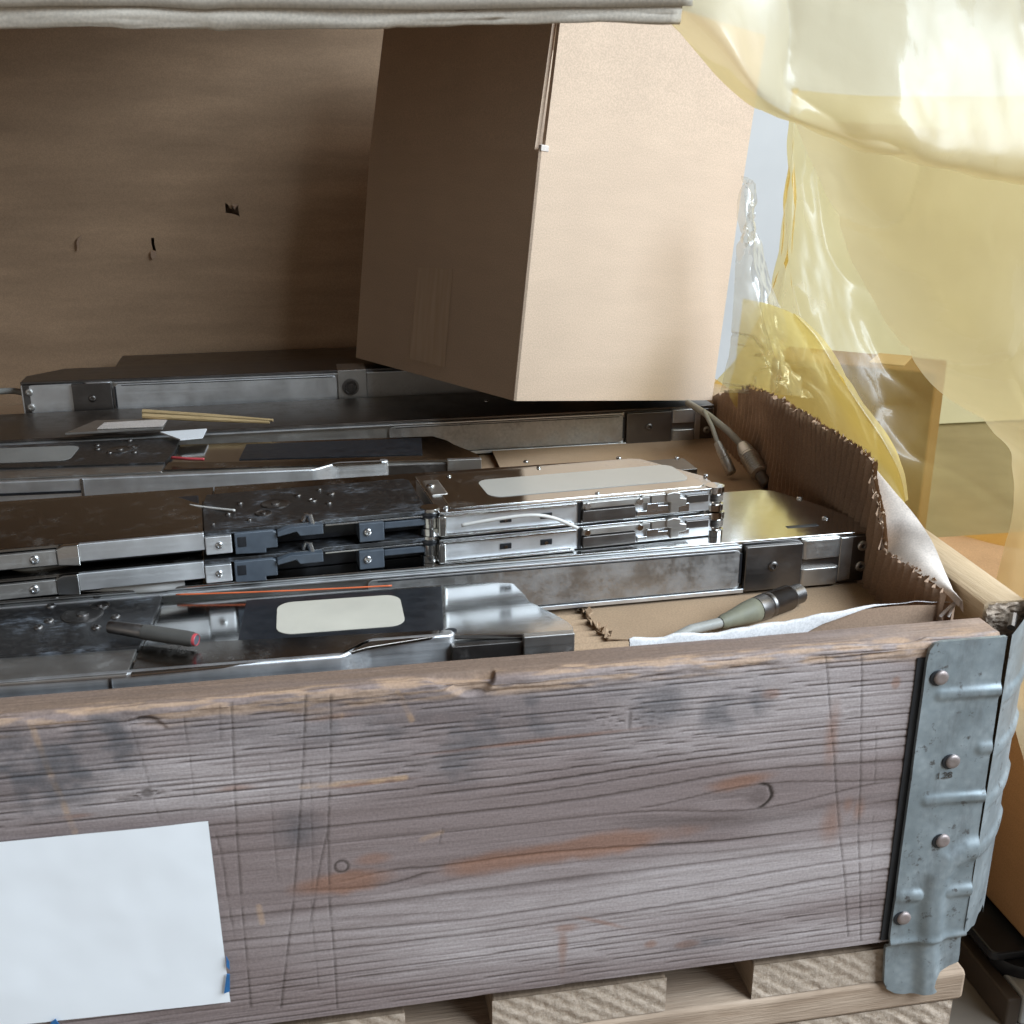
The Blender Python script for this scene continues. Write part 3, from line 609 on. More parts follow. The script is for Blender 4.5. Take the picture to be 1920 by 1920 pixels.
Vs[..., 1] += .0012*(vnoise(Vs[..., 0]*130, Vs[..., 2]*300, 19)-.5); Vs[..., 2] += .0016*(vnoise(Vs[..., 0]*110, Vs[..., 1]*250, 23)-.5)
fstrip = finish(grid_mesh('front_torn_edge', Vs), 'front_torn_edge', M['white_tear'], carton, 0, 0)
Vb = np.stack([fc, fc]); Vb[1, :, 2] = FZ-.004; Vb[:, :, 1] += .0005
finish(grid_mesh('front_stub', np.stack([fc+[0, 0, -.002], fc*[1, 1, 0]+[0, 0, FZ-.004]])), 'front_stub', M['kraft_dark'], carton, 0, 180)
q0 = P(1780, 1128, Y=.030); MB().tube([P(1762, 1156, Y=.026), P(1783, 1136, Y=.026), P(1793, 1128, Y=.030)], .0009).build('torn_shred', M['liner'], carton)
MB().tube([P(1778, 1156, Y=.025), P(1785, 1142, Y=.025), P(1793, 1128, Y=.030)], .0008).build('torn_shred', M['liner'], carton)
# pad on the carton floor: liner torn away on the left, flutes bare
pad = tag(empty('cardboard_pad', (-.15, .08, FZ)), 'tan cardboard pad with a ragged torn edge beside the front feeder', 'cardboard')
PD = np.array([-.15, .08, FZ])
Xp, Yp = np.meshgrid(np.linspace(-.27, -.155, 60), np.linspace(.036, .134, 240))
Zp = FZ+.0012+.0012*np.sin(2*math.pi*Yp/.0082+.6*np.sin(Xp*60))+.0006*(fbm(Xp*80, Yp*300, 4, 3)-.5)
finish(grid_mesh('bare_flutes', np.stack([Xp, Yp, Zp], -1)-PD), 'bare_flutes', M['kraft'], pad, 0, 180)
tear_px = [(1072, 1128), (1085, 1134), (1092, 1142), (1103, 1156), (1112, 1168), (1122, 1180), (1132, 1189), (1142, 1198)]
tp = crom([P(a, b, Z=FZ+.003)[:2] for a, b in tear_px], 10); rs = np.random.RandomState(2)
tp = [p+rs.randn(2)*.0006 for p in tp]
poly = [tuple(p-PD[:2]) for p in tp]+[(-.012-PD[0], .034-PD[1]), (.004-PD[0], .20-PD[1]), (.03-PD[0], .50-PD[1]), (-.2-PD[0], .50-PD[1]), (tp[0][0]-.004-PD[0], .20-PD[1])]
MB().prism(poly, .0026, .0034).build('top_liner', M['kraft'], pad, 0, 0)
ragged('torn_edge', [np.array([p[0], p[1], FZ+.0030])-PD for p in tp[6:]], .0030, M['kraft'], pad, 5, .0011, .0008)

# ------------------------------------------------------------------ the small cardboard box leaning on the feeders
BA = np.array([-.1973, .3925, .2385]); BR = np.array([[.8835, -.4539, .1157], [.4469, .8908, .0822], [-.1404, -.0209, .9899]]); bw, bdp, bh = .2392, .2622, .1978
box = tag(empty('cardboard_box', BA), 'plain brown cardboard box leaning on the feeders with its flaps up', 'box')
box.matrix_world = Matrix([[*BR[i], BA[i]] for i in range(3)]+[[0, 0, 0, 1]])
tk = .004
def bpart(name, x0, x1, y0, y1, z0, z1, mat=None): return MB().box(x0, x1, y0, y1, z0, z1).build(name, mat or M['kraft_box'], box, .0012)
ch = .0016
def wallp(name, poly, z0, z1, dx=0, dy=0):
    m = MB().prism(poly, 0, 1); m.v = [(x+dx*z, y+dy*z, z0+(z1-z0)*z) for x, y, z in m.v]; return m.build(name, M['kraft_box'], box, 0, 30)
fpoly = [(0, ch), (ch, 0), (bw-ch, 0), (bw, ch), (bw, tk), (0, tk)]
lpoly = [(0, tk+.0002), (tk, tk+.0002), (tk, bdp-ch), (0, bdp-ch)]
wallp('panel', fpoly, 0, bh); wallp('panel', lpoly, 0, bh)
wallp('panel', [(bw-tk, tk+.0002), (bw, tk+.0002), (bw, bdp), (bw-tk, bdp)], 0, bh); wallp('panel', [(tk, bdp-tk), (bw-tk-.0003, bdp-tk), (bw-tk-.0003, bdp), (tk, bdp)], 0, bh)
bpart('bottom', tk+.0003, bw-tk-.0003, tk+.0003, bdp-tk-.0003, .0005, tk)
def flap(x0, x1, y0, y1, dx, dy, L_=.128):     # flap standing on a top edge, leaning by (dx, dy)
    z0, z1 = bh+.0003, bh+L_
    MB().add([(x0, y0, z0), (x1, y0, z0), (x1, y1, z0), (x0, y1, z0), (x0+dx, y0+dy, z1), (x1+dx, y0+dy, z1), (x1+dx, y1+dy, z1), (x0+dx, y1+dy, z1)],
             [(3, 2, 1, 0), (4, 5, 6, 7), (0, 1, 5, 4), (1, 2, 6, 5), (2, 3, 7, 6), (3, 0, 4, 7)]).build('flap', M['kraft_box'], box, .0006)
wallp('flap', [(.0045, 0), (bw-.0015, 0), (bw-.0015, tk), (.0045, tk)], bh, bh+.128, .004, .0008)
wallp('flap', [(0, .007), (tk, .007), (tk, bdp-.002), (0, bdp-.002)], bh, bh+.128, .007, 0)
flap(bw-tk, bw, .007, bdp-.002, .010, 0)
flap(.014, bw-.004, bdp-tk, bdp, .008, .004)
MB().box(.0005, .0085, -.0006, .0035, bh-.001, bh+.004).build('corner_fold', M['liner'], box, .0008)
def boxpt(px, py):            # on the x = 0 face
    d = BR.T@ray(px, py); c = BR.T@(CAM-BA); t = -c[0]/d[0]; return c+d*t
tq = [boxpt(*p) for p in ((786, 500), (850, 505), (835, 690), (768, 672))]
MB().add([(-.0004, p[1], p[2]) for p in tq], [(0, 1, 2, 3)]).build('packing_tape', M['tape'], box, 0, 0)

# ------------------------------------------------------------------ yellow film
def film(name, label, rows, mat, amp=.003, seed=0, k=26, fs=22, crease=.004):
    R_ = np.array([[P(a, b, Y=y) for a, b, y in row] for row in rows])
    R1 = np.array([crom(list(R_[i]), k) for i in range(R_.shape[0])]); R2 = np.stack(crom(list(R1), k))
    du = np.gradient(R2, axis=1); dv = np.gradient(R2, axis=0); n = np.cross(du, dv); n /= np.linalg.norm(n, axis=-1, keepdims=True)+1e-9
    a, b = R2[..., 0]+.7*R2[..., 1], R2[..., 2]
    rd = 1-np.abs(fbm(a*fs*.55+3, b*fs*.55, seed+5, 3)-.5)*4
    h = amp*(fbm(a*fs, b*fs*.5, seed, 4)-.5)*2+crease*np.clip(rd, 0, 1)**5
    rs = np.random.RandomState(seed+50)                      # sharp straight creases of stiff film
    for i in range(7):
        d_, lam = rs.rand()*math.pi, .02+.07*rs.rand(); q = (a*math.cos(d_)+b*math.sin(d_))/lam+rs.rand()+.5*(fbm(a*9, b*9, seed+60+i, 2)-.5)
        h = h+crease*.45*(lam/.06)*(np.abs((q % 1)-.5)-.25)*sstep(.4, .62, fbm(a*7+i*5, b*7, seed+70+i, 2))
    R2 = R2+n*h[..., None]
    o = finish(grid_mesh(name, R2), name, mat, None, 0, 180); return tag(o, label, 'plastic film', 'yellow plastic film')
film('plastic_film', 'pale yellow film draped across the top, its rolled lower edge over the box', [
    [(1180, -90, .06), (1300, -100, .03), (1480, -110, .02), (1700, -110, .03), (1990, -110, .05), (2450, -85, .05)],
    [(1205, -30, .03), (1330, -10, .00), (1490, 10, .02), (1720, 20, .03), (1990, 40, .05), (2450, 65, .05)],
    [(1222, 0, .02), (1360, 70, -.015), (1500, 110, .02), (1730, 160, .02), (1990, 190, .04), (2450, 215, .04)],
    [(1236, 22, .02), (1395, 150, -.012), (1500, 205, .015), (1720, 270, .01), (1990, 310, .03), (2450, 335, .03)],
    [(1250, 38, .03), (1390, 178, .01), (1492, 231, .02), (1700, 306, .02), (1990, 360, .04), (2450, 385, .04)],
    [(1262, 36, .05), (1400, 170, .04), (1500, 222, .05), (1700, 290, .05), (1990, 345, .07), (2450, 370, .07)]], M['film_thick'], .003, 3, crease=.0032)
film('plastic_film', 'pale double layer of yellow film hanging at the far right', [
    [(1488, 225, .13), (1600, 230, .11), (1760, 240, .10), (1990, 250, .10), (2450, 275, .10)],
    [(1560, 400, .14), (1650, 400, .11), (1790, 400, .10), (1990, 410, .10), (2450, 435, .10)],
    [(1640, 570, .15), (1720, 560, .12), (1830, 560, .10), (1990, 570, .10), (2450, 595, .10)],
    [(1745, 725, .16), (1800, 710, .13), (1880, 710, .11), (1990, 720, .10), (2450, 745, .10)],
    [(1840, 800, .16), (1870, 800, .14), (1920, 800, .12), (1990, 800, .10), (2450, 825, .10)],
    [(1905, 900, .16), (1925, 900, .14), (1950, 900, .12), (1990, 900, .10), (2450, 925, .10)],
    [(1862, 1130, .12), (1890, 1110, .12), (1930, 1100, .11), (1990, 1100, .10), (2450, 1125, .10)],
    [(1895, 1330, .10), (1905, 1320, .10), (1940, 1310, .10), (1990, 1310, .10), (2450, 1335, .10)],
    [(1935, 1470, .10), (1945, 1470, .10), (1960, 1470, .10), (1990, 1470, .10), (2450, 1495, .10)]], M['film_thick'], .004, 13)
film('plastic_film', 'thin translucent yellow film hanging behind the box beside the torn wall', [
    [(1480, 170, .64), (1490, 165, .62), (1510, 170, .62), (1650, 180, .62), (1990, 180, .60), (2450, 205, .60)],
    [(1470, 330, .62), (1485, 330, .58), (1515, 330, .62), (1650, 350, .62), (1990, 350, .58), (2450, 375, .58)],
    [(1450, 500, .60), (1475, 480, .55), (1510, 500, .58), (1640, 520, .60), (1990, 520, .55), (2450, 545, .55)],
    [(1400, 640, .58), (1450, 640, .54), (1510, 640, .55), (1650, 640, .58), (1990, 660, .52), (2450, 685, .52)],
    [(1320, 760, .60), (1440, 780, .55), (1560, 790, .52), (1700, 790, .54), (1990, 800, .48), (2450, 825, .48)],
    [(1380, 840, .62), (1480, 860, .56), (1600, 880, .52), (1740, 920, .50), (1990, 940, .44), (2450, 965, .44)],
    [(1420, 900, .62), (1540, 960, .56), (1660, 1010, .52), (1800, 1070, .48), (1990, 1120, .40), (2450, 1145, .40)],
    [(1460, 960, .60), (1580, 1020, .54), (1700, 1090, .50), (1830, 1180, .46), (1990, 1240, .38), (2450, 1265, .38)]], M['film'], .006, 23, fs=16)
film('plastic_film', 'bright yellow fold of film curling down behind the torn wall', [
    [(1392, 560, .44), (1440, 570, .40), (1475, 582, .37), (1488, 588, .35), (1496, 592, .36)],
    [(1384, 630, .44), (1440, 640, .41), (1500, 640, .38), (1528, 632, .335), (1548, 640, .36)],
    [(1376, 690, .44), (1450, 705, .41), (1530, 705, .38), (1566, 692, .325), (1592, 705, .36)],
    [(1368, 740, .44), (1480, 775, .41), (1575, 775, .37), (1610, 760, .32), (1634, 775, .36)],
    [(1400, 790, .44), (1520, 830, .40), (1620, 838, .36), (1652, 822, .31), (1674, 830, .35)],
    [(1460, 850, .44), (1580, 890, .39), (1665, 895, .35), (1685, 884, .30), (1698, 886, .34)],
    [(1560, 930, .42), (1640, 945, .38), (1690, 945, .34), (1698, 940, .30), (1704, 936, .33)]], M['film_fold'], .0025, 33, 22, fs=18, crease=.0022)
film('plastic_film', 'crumpled shiny scrap of clear film stuck to the box side', [
    [(1392, 330, .44), (1402, 335, .435), (1416, 345, .44)],
    [(1384, 390, .435), (1400, 385, .42), (1425, 392, .44)],
    [(1384, 430, .43), (1402, 432, .41), (1430, 440, .44)],
    [(1380, 480, .43), (1405, 490, .42), (1440, 500, .44)],
    [(1375, 570, .42), (1425, 590, .41), (1470, 600, .43)],
    [(1370, 640, .42), (1440, 670, .40), (1490, 690, .42)],
    [(1350, 735, .42), (1460, 740, .40), (1530, 745, .42)]], M['film_clear'], .004, 43, 26, fs=55, crease=.006)

# ------------------------------------------------------------------ things standing behind
def bgbox(name, label, cat, px0, px1, Y, z0, z1, depth, mat):
    x0, x1 = P(px0, 800, Y=Y)[0], P(px1, 800, Y=Y)[0]; r = tag(empty(name, (x0, Y, z0)), label, cat)
    MB().box(0, x1-x0, 0, depth, 0, z1-z0).build('body', mat, r, .004); w = x1-x0
    MB().box(w*.46, w*.54, -.0015, depth*.5, z1-z0-.12, z1-z0+.0015).build('tape', M['tape'], r); return r
ca = P(1712, 1065, Y=.95)
r_ = tag(empty('storage_box', (ca[0], ca[1], -.156), math.radians(-38)), 'brown cardboard box blurred behind the yellow film', 'box')
MB().box(-.24, 0, 0, .10, 0, P(1712, 700, Y=.95)[2]+.156).build('body', mat_cardboard('dark_brown_cardboard', (.20, .10, .035), var=.06), r_, .004)
MB().box(-.10, -.05, .02, .10, P(1712, 700, Y=.95)[2]+.156, P(1712, 700, Y=.95)[2]+.1575).build('tape', M['kraft'], r_)
ob = mat_cardboard('orange_brown_cardboard', (.42, .235, .11), var=.06)
r_ = tag(empty('storage_box', (.125, .03, -.107)), 'orange brown box close beside the hinge at lower right', 'box')
MB().box(0, .3, 0, .45, 0, .165).build('body', ob, r_, .003); MB().box(-.0008, .3008, .20, .25, .10, .1658).build('tape', M['tape'], r_)
ftm = mat_plain('pale_grey_paint', (.42, .42, .40), .5, .06, 20)
c_ = P(1853, 1778, Z=-.112)
st = tag(empty('machine_base', (c_[0], c_[1], -.156)), 'pale grey machine base with a black rubber foot at lower right', 'machine')
MB().prism([(.012, -.03), (.3, -.06), (.3, .3), (.012, .3)], 0, .026).build('body', ftm, st, .002)
MB().prism(rrect(0, .2, -.006, .12, .006), .036, .044).build('foot_plate', M['blackplastic'], st, .002)
MB().lathe((.028, .004, .036), (.028, .004, .012), [(0, .020), (.008, .021), (.020, .016), (.024, .008)], 24).build('rubber_foot', M['blackplastic'], st)
MB().box(.0, .011, -.03, .3, 0, .024).build('skirt', mat_plain('dark_brown_paint', (.07, .05, .035), .6, .1, 30), st, .002)

# ================================================================== feeders
def fpart(root, name, mat, poly, w0, w1, bevel=.0005, parent=None): return MB().prism(poly, w0, w1).build(name, mat, parent or root, bevel)
def fbox(root, name, mat, u0, u1, v0, v1, w0, w1, bevel=.0006, parent=None): return MB().box(u0, u1, v0, v1, w0, w1).build(name, mat, parent or root, bevel)
def screw_up(root, u, v, w, r=.0028, mat=None):
    o = MB().lathe((u, v, w-.0004), (u, v, w+.002), [(0, r), (.0009, r), (.0015, r*.8), (.0016, r*.45), (.0006, r*.42), (.0005, .0001)], 14).build('screw', mat or M['steel'], root, 0, 50); return o
def screw_front(root, u, v, w, r=.0028, mat=None):
    return MB().lathe((u, v+.0004, w), (u, v-.002, w), [(0, r), (.0009, r), (.0015, r*.8), (.0016, r*.45), (.0006, r*.42), (.0005, .0001)], 14).build('screw', mat or M['steel'], root, 0, 50)
def ring_up(root, u, v, w, r, mat):
    return MB().lathe((u, v, w-.0004), (u, v, w+.0012), [(0, r), (.0009, r), (.0012, r*.9), (.0007, r*.78), (.0007, r*.3), (.0014, r*.28), (.0014, .0002)], 26).build('boss', mat, root, 0, 50)
UL = -.62

def flat_feeder(name, label, F, h, step, tip, nose, plate_px, strip_px, left_px, black_px, screws, rings, reflect_px, label_px, lab_mat, hole_px=None):
    """covered tape feeder lying on its side: front rail with an S-step, dark covers, polished nose plate"""
    root = tag(empty(name, F.o, F.ang), label, 'feeder', 'metal component feeders in the crate')
    u1, u2, u3 = F.U(step[0]), F.U(step[1], .012), F.U(tip, .014)
    top = lambda pts, w: [F.top(a, b, w) for a, b in pts]
    pl = top(plate_px, h-.0015)
    body = [(UL, .004), (u1, .004), (u2, .018), (pl[-1][0]-.004, .018)]+[(a-.003, b-.001) for a, b in pl[::-1] if b > .02 and a > u2]+[(UL, .094)]
    fpart(root, 'body', M['dull'], body, 0, h-.004, .0008)
    fpart(root, 'top_plate', M['polish'], [(UL, .016)]+[(u1, .016), (u2, .024)]+pl[::-1]+[(UL, .099)], h-.0038, h-.0012, .0005)
    fbox(root, 'nose_wall', M['darkmetal'], u3+.001, pl[-1][0]-.002, pl[-1][1]+.001, pl[-1][1]+.006, .002, h-.0042)
    fbox(root, 'nose_clip', M['dull'], pl[-1][0]-.027, pl[-1][0]+.0006, pl[-1][1]-.0012, pl[-1][1]+.004, h-.0115, h-.0008)
    cl = [(UL, 0.0)]+[(u1+(u2-u1)*t, .014*(3*t*t-2*t**3)) for t in np.linspace(0, 1, 10)]+[(u3, .014)]
    rail = cl+[(u3+.0028, .0155), (u3+.0035, .0185), (u3+.002, .0215), (u3-.004, .0222), (u3-.004, .0182)]+[(a+.0006, b+.0042) for a, b in cl[::-1][1:]]
    MB().prism(rail, 0.0, h+.0008).build('front_rail', M['rail'], root, .0018, seg=3)
    su = F.U(max(20, step[0]-430)); fbox(root, 'rail_slot', M['blackplastic'], UL, su, -.0006, .002, h-.0105, h-.0085, .0001)
    fbox(root, 'rail_joint', M['steel'], F.U(step[0]-430), F.U(step[0]-424), -.0007, .003, .001, h+.0004, .0003)
    fpart(root, 'cover_strip', M['strip'], top(strip_px, h), h-.0012, h+.0006, .0004)
    fpart(root, 'cover_strip', M['dull'], [(UL, .0045)]+top(left_px, h)+[(UL, top(left_px, h)[-1][1])], h-.0012, h+.0005, .0004)
    bp = [(UL, top(black_px, h)[-1][1])]+[(UL, .098)]+top(black_px, h+.002)
    bl = fpart(root, 'black_plate', M['black'], bp, h-.001, h+.002, .0004)
    for a, b in screws: screw_up(root, *F.top(a, b, h+.002), h+.002, .0026, M['darkmetal'])
    for a, b, r in rings: ring_up(root, *F.top(a, b, h+.002), h+.002, r, M['darkmetal'])
    if reflect_px: fpart(root, 'dark_reflection', M['blackplastic'], top(reflect_px, h), h-.0012, h-.0004, .0002)  # added dark sheet standing in for a dark reflection in the top plate
    if label_px:
        c = top(label_px, h); us = [p[0] for p in c]; vs = [p[1] for p in c]
        fpart(root, 'sticker', lab_mat, rrect(min(us), max(us), min(vs), max(vs), min(.009, (max(vs)-min(vs))*.4), 6), h-.0006, h-.0001 if lab_mat is not M['label_grey'] else h+.0024, 0)
    if hole_px:
        u, v = F.top(*hole_px, h); MB().lathe((u, v, h-.0013), (u, v, h-.0008), [(0, .003), (.0005, .003), (.0006, .0022)], 16).build('hole', M['blackplastic'], root)
    return root
F1 = Frame(-.23, .0275, FZ+.001, 0.0)
flat_feeder('component_feeder', 'flat metal feeder along the front board with a cream sticker on its top plate', F1, .033, (640, 700), 843, 1075,
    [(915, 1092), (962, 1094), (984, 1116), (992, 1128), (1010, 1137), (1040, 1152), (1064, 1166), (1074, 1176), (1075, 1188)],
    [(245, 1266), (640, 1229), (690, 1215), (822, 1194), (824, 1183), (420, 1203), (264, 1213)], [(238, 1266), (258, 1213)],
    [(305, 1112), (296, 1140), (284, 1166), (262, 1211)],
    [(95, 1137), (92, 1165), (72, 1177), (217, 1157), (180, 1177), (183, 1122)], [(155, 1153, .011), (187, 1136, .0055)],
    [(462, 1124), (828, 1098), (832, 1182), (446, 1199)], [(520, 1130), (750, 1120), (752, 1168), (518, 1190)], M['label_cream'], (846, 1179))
F6 = Frame(-.23, .352, FZ+.001, -.04)
flat_feeder('component_feeder', 'shaded flat metal feeder of the middle row with a grey sticker at its far end', F6, .033, (585, 640), 722, 900,
    [(792, 819), (812, 818), (838, 826), (852, 834), (880, 845), (893, 851), (899, 854), (901, 861)],
    [(306, 882), (600, 873), (640, 871), (716, 867), (720, 860), (560, 866), (315, 868)], [(303, 885), (310, 869)],
    [(337, 822), (330, 840), (318, 856), (308, 867)],
    [(183, 842), (182, 835), (243, 826), (205, 849), (252, 848)], [(225, 843, .010), (250, 838, .005)], [(462, 832), (790, 820), (792, 850), (448, 860)],
    [(-60, 848), (132, 846), (130, 868), (-60, 872)], M['label_grey'])

def channel_feeder(name, label, F, h, panel, block, bracket, depth=.098, left=False, slot=True, cut=(.03, .03), boss=None, extra_screws=(), mat_panel='grime', mat_top='polish', mat_jaw='dull'):
    """long feeder chassis: recessed side channel, dark end block with a screw, forked end bracket"""
    root = tag(empty(name, F.o, F.ang), label, 'feeder', 'metal component feeders in the crate')
    s = -1 if left else 1
    uA, uB = F.U(panel[0]), F.U(panel[1]); b0, b1 = F.U(block[0]), F.U(block[1]); k0, k1 = F.U(bracket[0]), F.U(bracket[1], .02)
    far = UL if not left else .45
    end = k1; c0, c1 = cut
    if left: outline = [(far, .002), (end, .002), (end, depth*.5), (end+c0, depth), (far, depth)]
    else: outline = [(far, .002), (end, .002), (end, .028)]+[(end-c0*t, .028+(depth-.028)*(t**.8)) for t in (.25, .5, .75, .92)]+[(end-c0*1.05, depth-.003), (end-c0*1.2, depth), (far, depth)]
    inner = [(a, max(.0025, b)) for a, b in outline]
    # body ends at the block; the nose beyond it is the end plate
    bb = b0 if not left else b1
    body = [(far, .002), (bb, .002), (bb, depth-.004), (far, depth-.004)]
    fpart(root, 'body', M['dull'], body, .0, h-.0025, .0008)
    ni = [(bb+s*.0004, .004)]+[(a-s*.0015, b-.0015) for a, b in outline if (a-bb)*s > .002]+[(bb+s*.0004, depth-.006)]
    fpart(root, 'nose', M['darkmetal'], ni, .0, h-.0025, .0008)
    fpart(root, 'top_plate', M[mat_top], outline, h-.0023, h, .0006)
    pa, pz = min(uA, uB), max(uA, uB)
    MB().prismy(rrect(pa, pz, .0035, h-.0045, .004, 4, (1, 1, 1, 1)), -.0012, .004).build('side_panel', M[mat_panel], root, .0006)
    fbox(root, 'upper_lip', M['rail'], far if not left else pa, pz if not left else far, -.0016, .003, h-.0038, h-.0026, .0003)
    fbox(root, 'lower_lip', M['rail'], far if not left else pa, pz+.003 if not left else far, -.0020, .003, 0, .0028, .0004)
    fbox(root, 'slot_line', M['blackplastic'], pa+.006, pz-.004, -.0014, .002, h-.0063, h-.0056, .0001)
    e_ = pz if not left else pa
    fbox(root, 'end_gap', M['blackplastic'], e_-.0007, e_+.0009, -.0014, .003, .007, h-.007, .0001)
    fbox(root, 'end_block', M['darkmetal'], min(b0, b1)+.0008, max(b0, b1), -.0025, .0018, .0008, h-.0028, .0008)
    screw_front(root, (b0+b1)/2, -.0025, h*.5, .0034, M['darkmetal'])
    m_ = b1 if not left else b0; q = k0+(k1-k0)*.0
    ja, jb = (m_, m_+s*abs(k1-k0)*.55)
    for w0, w1 in ((h*.55, h-.002), (.0, h*.36)):
        MB().prism(rrect(min(ja, jb), max(ja, jb), -.001, .022, .0035), w0, w1).build('jaw', M[mat_jaw], root, .0008)
    fbox(root, 'end_plate', M[mat_jaw], min(jb, k1), max(jb, k1), .001, .016, .001, h-.0028, .0008)
    for w in (h*.3, h*.72): screw_front(root, k1-s*.007, .001, w, .0036, M['dull'])
    if slot: fbox(root, 'top_slot', M['blackplastic'], end-s*.052, end-s*.030, .018, .0215, h-.001, h+.0003, .0001)
    if boss:
        g0, g1 = F.U(boss[0]), F.U(boss[1]); fbox(root, 'boss_block', M['dull'], g0, g1, -.002, .03, .0005, h+.0004, .0008)
        MB().lathe(((g0+g1)/2-.002, -.0018, h*.52), ((g0+g1)/2-.002, -.004, h*.52), [(0, .0082), (.0016, .0082), (.0018, .0062), (.0002, .0058), (.0002, .0030), (.0012, .0028), (.0012, .0002)], 24).build('bolt', M['darkmetal'], root)
    for a, b in extra_screws: screw_up(root, *F.top(a, b, h), h, .0024)
    return root
F2 = Frame(-.06, .1345, FZ+.0055, .035)
channel_feeder('component_feeder', 'long metal feeder under the polished pair, its dark end block facing the torn wall', F2, .034, (690, 1386), (1392, 1500), (1500, 1606), extra_screws=((1548, 972), (1500, 935)))
F5 = Frame(-.06, .495, FZ+.0015, .02)
channel_feeder('component_feeder', 'long shaded feeder under the leaning box with a grey side channel', F5, .034, (730, 1168), (1172, 1258), (1258, 1325), slot=False, mat_panel='grime', mat_top='brownplate', extra_screws=((912, 752),))
F7 = Frame(-.56, .592, FZ+.028, .012)
channel_feeder('component_feeder', 'grey feeder at the back with a forked bracket and a recessed bolt', F7, .034, (218, 632), (212, 136), (136, 50), left=True, slot=False, boss=(634, 688), mat_panel='rail', depth=.06, mat_top='darkmetal', mat_jaw='rail')

def plain_feeder(name, label, F, h, px_end, depth, block=None, screws=(), seam=None, mat='dull', left=None):
    root = tag(empty(name, F.o, F.ang), label, 'feeder', 'metal component feeders in the crate'); e = F.U(px_end, depth*.5); l = UL if left is None else F.U(left)
    fpart(root, 'body', M['dull'], [(l, .002), (e-.001, .002), (e-.001, depth-.002), (l, depth-.002)], 0, h-.0025)
    sm = F.U(seam) if seam else l
    fpart(root, 'top_plate', M[mat], [(sm+.0004, 0), (e, 0), (e, depth), (sm+.0004, depth)], h-.0022, h, .0005)
    if seam: fpart(root, 'top_plate', M['strip'], [(l, 0), (sm-.0004, 0), (sm-.0004, depth), (l, depth)], h-.0022, h-.0002, .0005)
    fbox(root, 'edge_lip', M['steel'], l, e, -.0012, .0012, h-.004, h+.0005, .0003)
    if block:
        a, b = F.U(block[0], depth*.8), F.U(block[1], depth*.8); fbox(root, 'end_block', M['darkmetal'], a, b, depth*.55, depth-.002, .002, h-.002)
        fbox(root, 'end_tongue', M['dull'], e, (a+b)/2, depth*.1, depth*.5, .001, h-.012)
    for a, b in screws: screw_up(root, *F.top(a, b, h), h, .0022)
    return root
F8 = Frame(-.10, .268, FZ+.0015, .05)
plain_feeder('component_feeder', 'narrow metal feeder wedged between the polished pair and the middle row', F8, .034, 1205, .072, (1212, 1290), ((986, 866), (1160, 859)), 402, 'strip')
F9 = Frame(-.40, .668, FZ+.020, .015)
plain_feeder('component_feeder', 'dark feeder half hidden against the back cardboard wall', F9, .034, 1000, .085, None, ((228, 702), (330, 690)), None, 'brownplate', left=212)

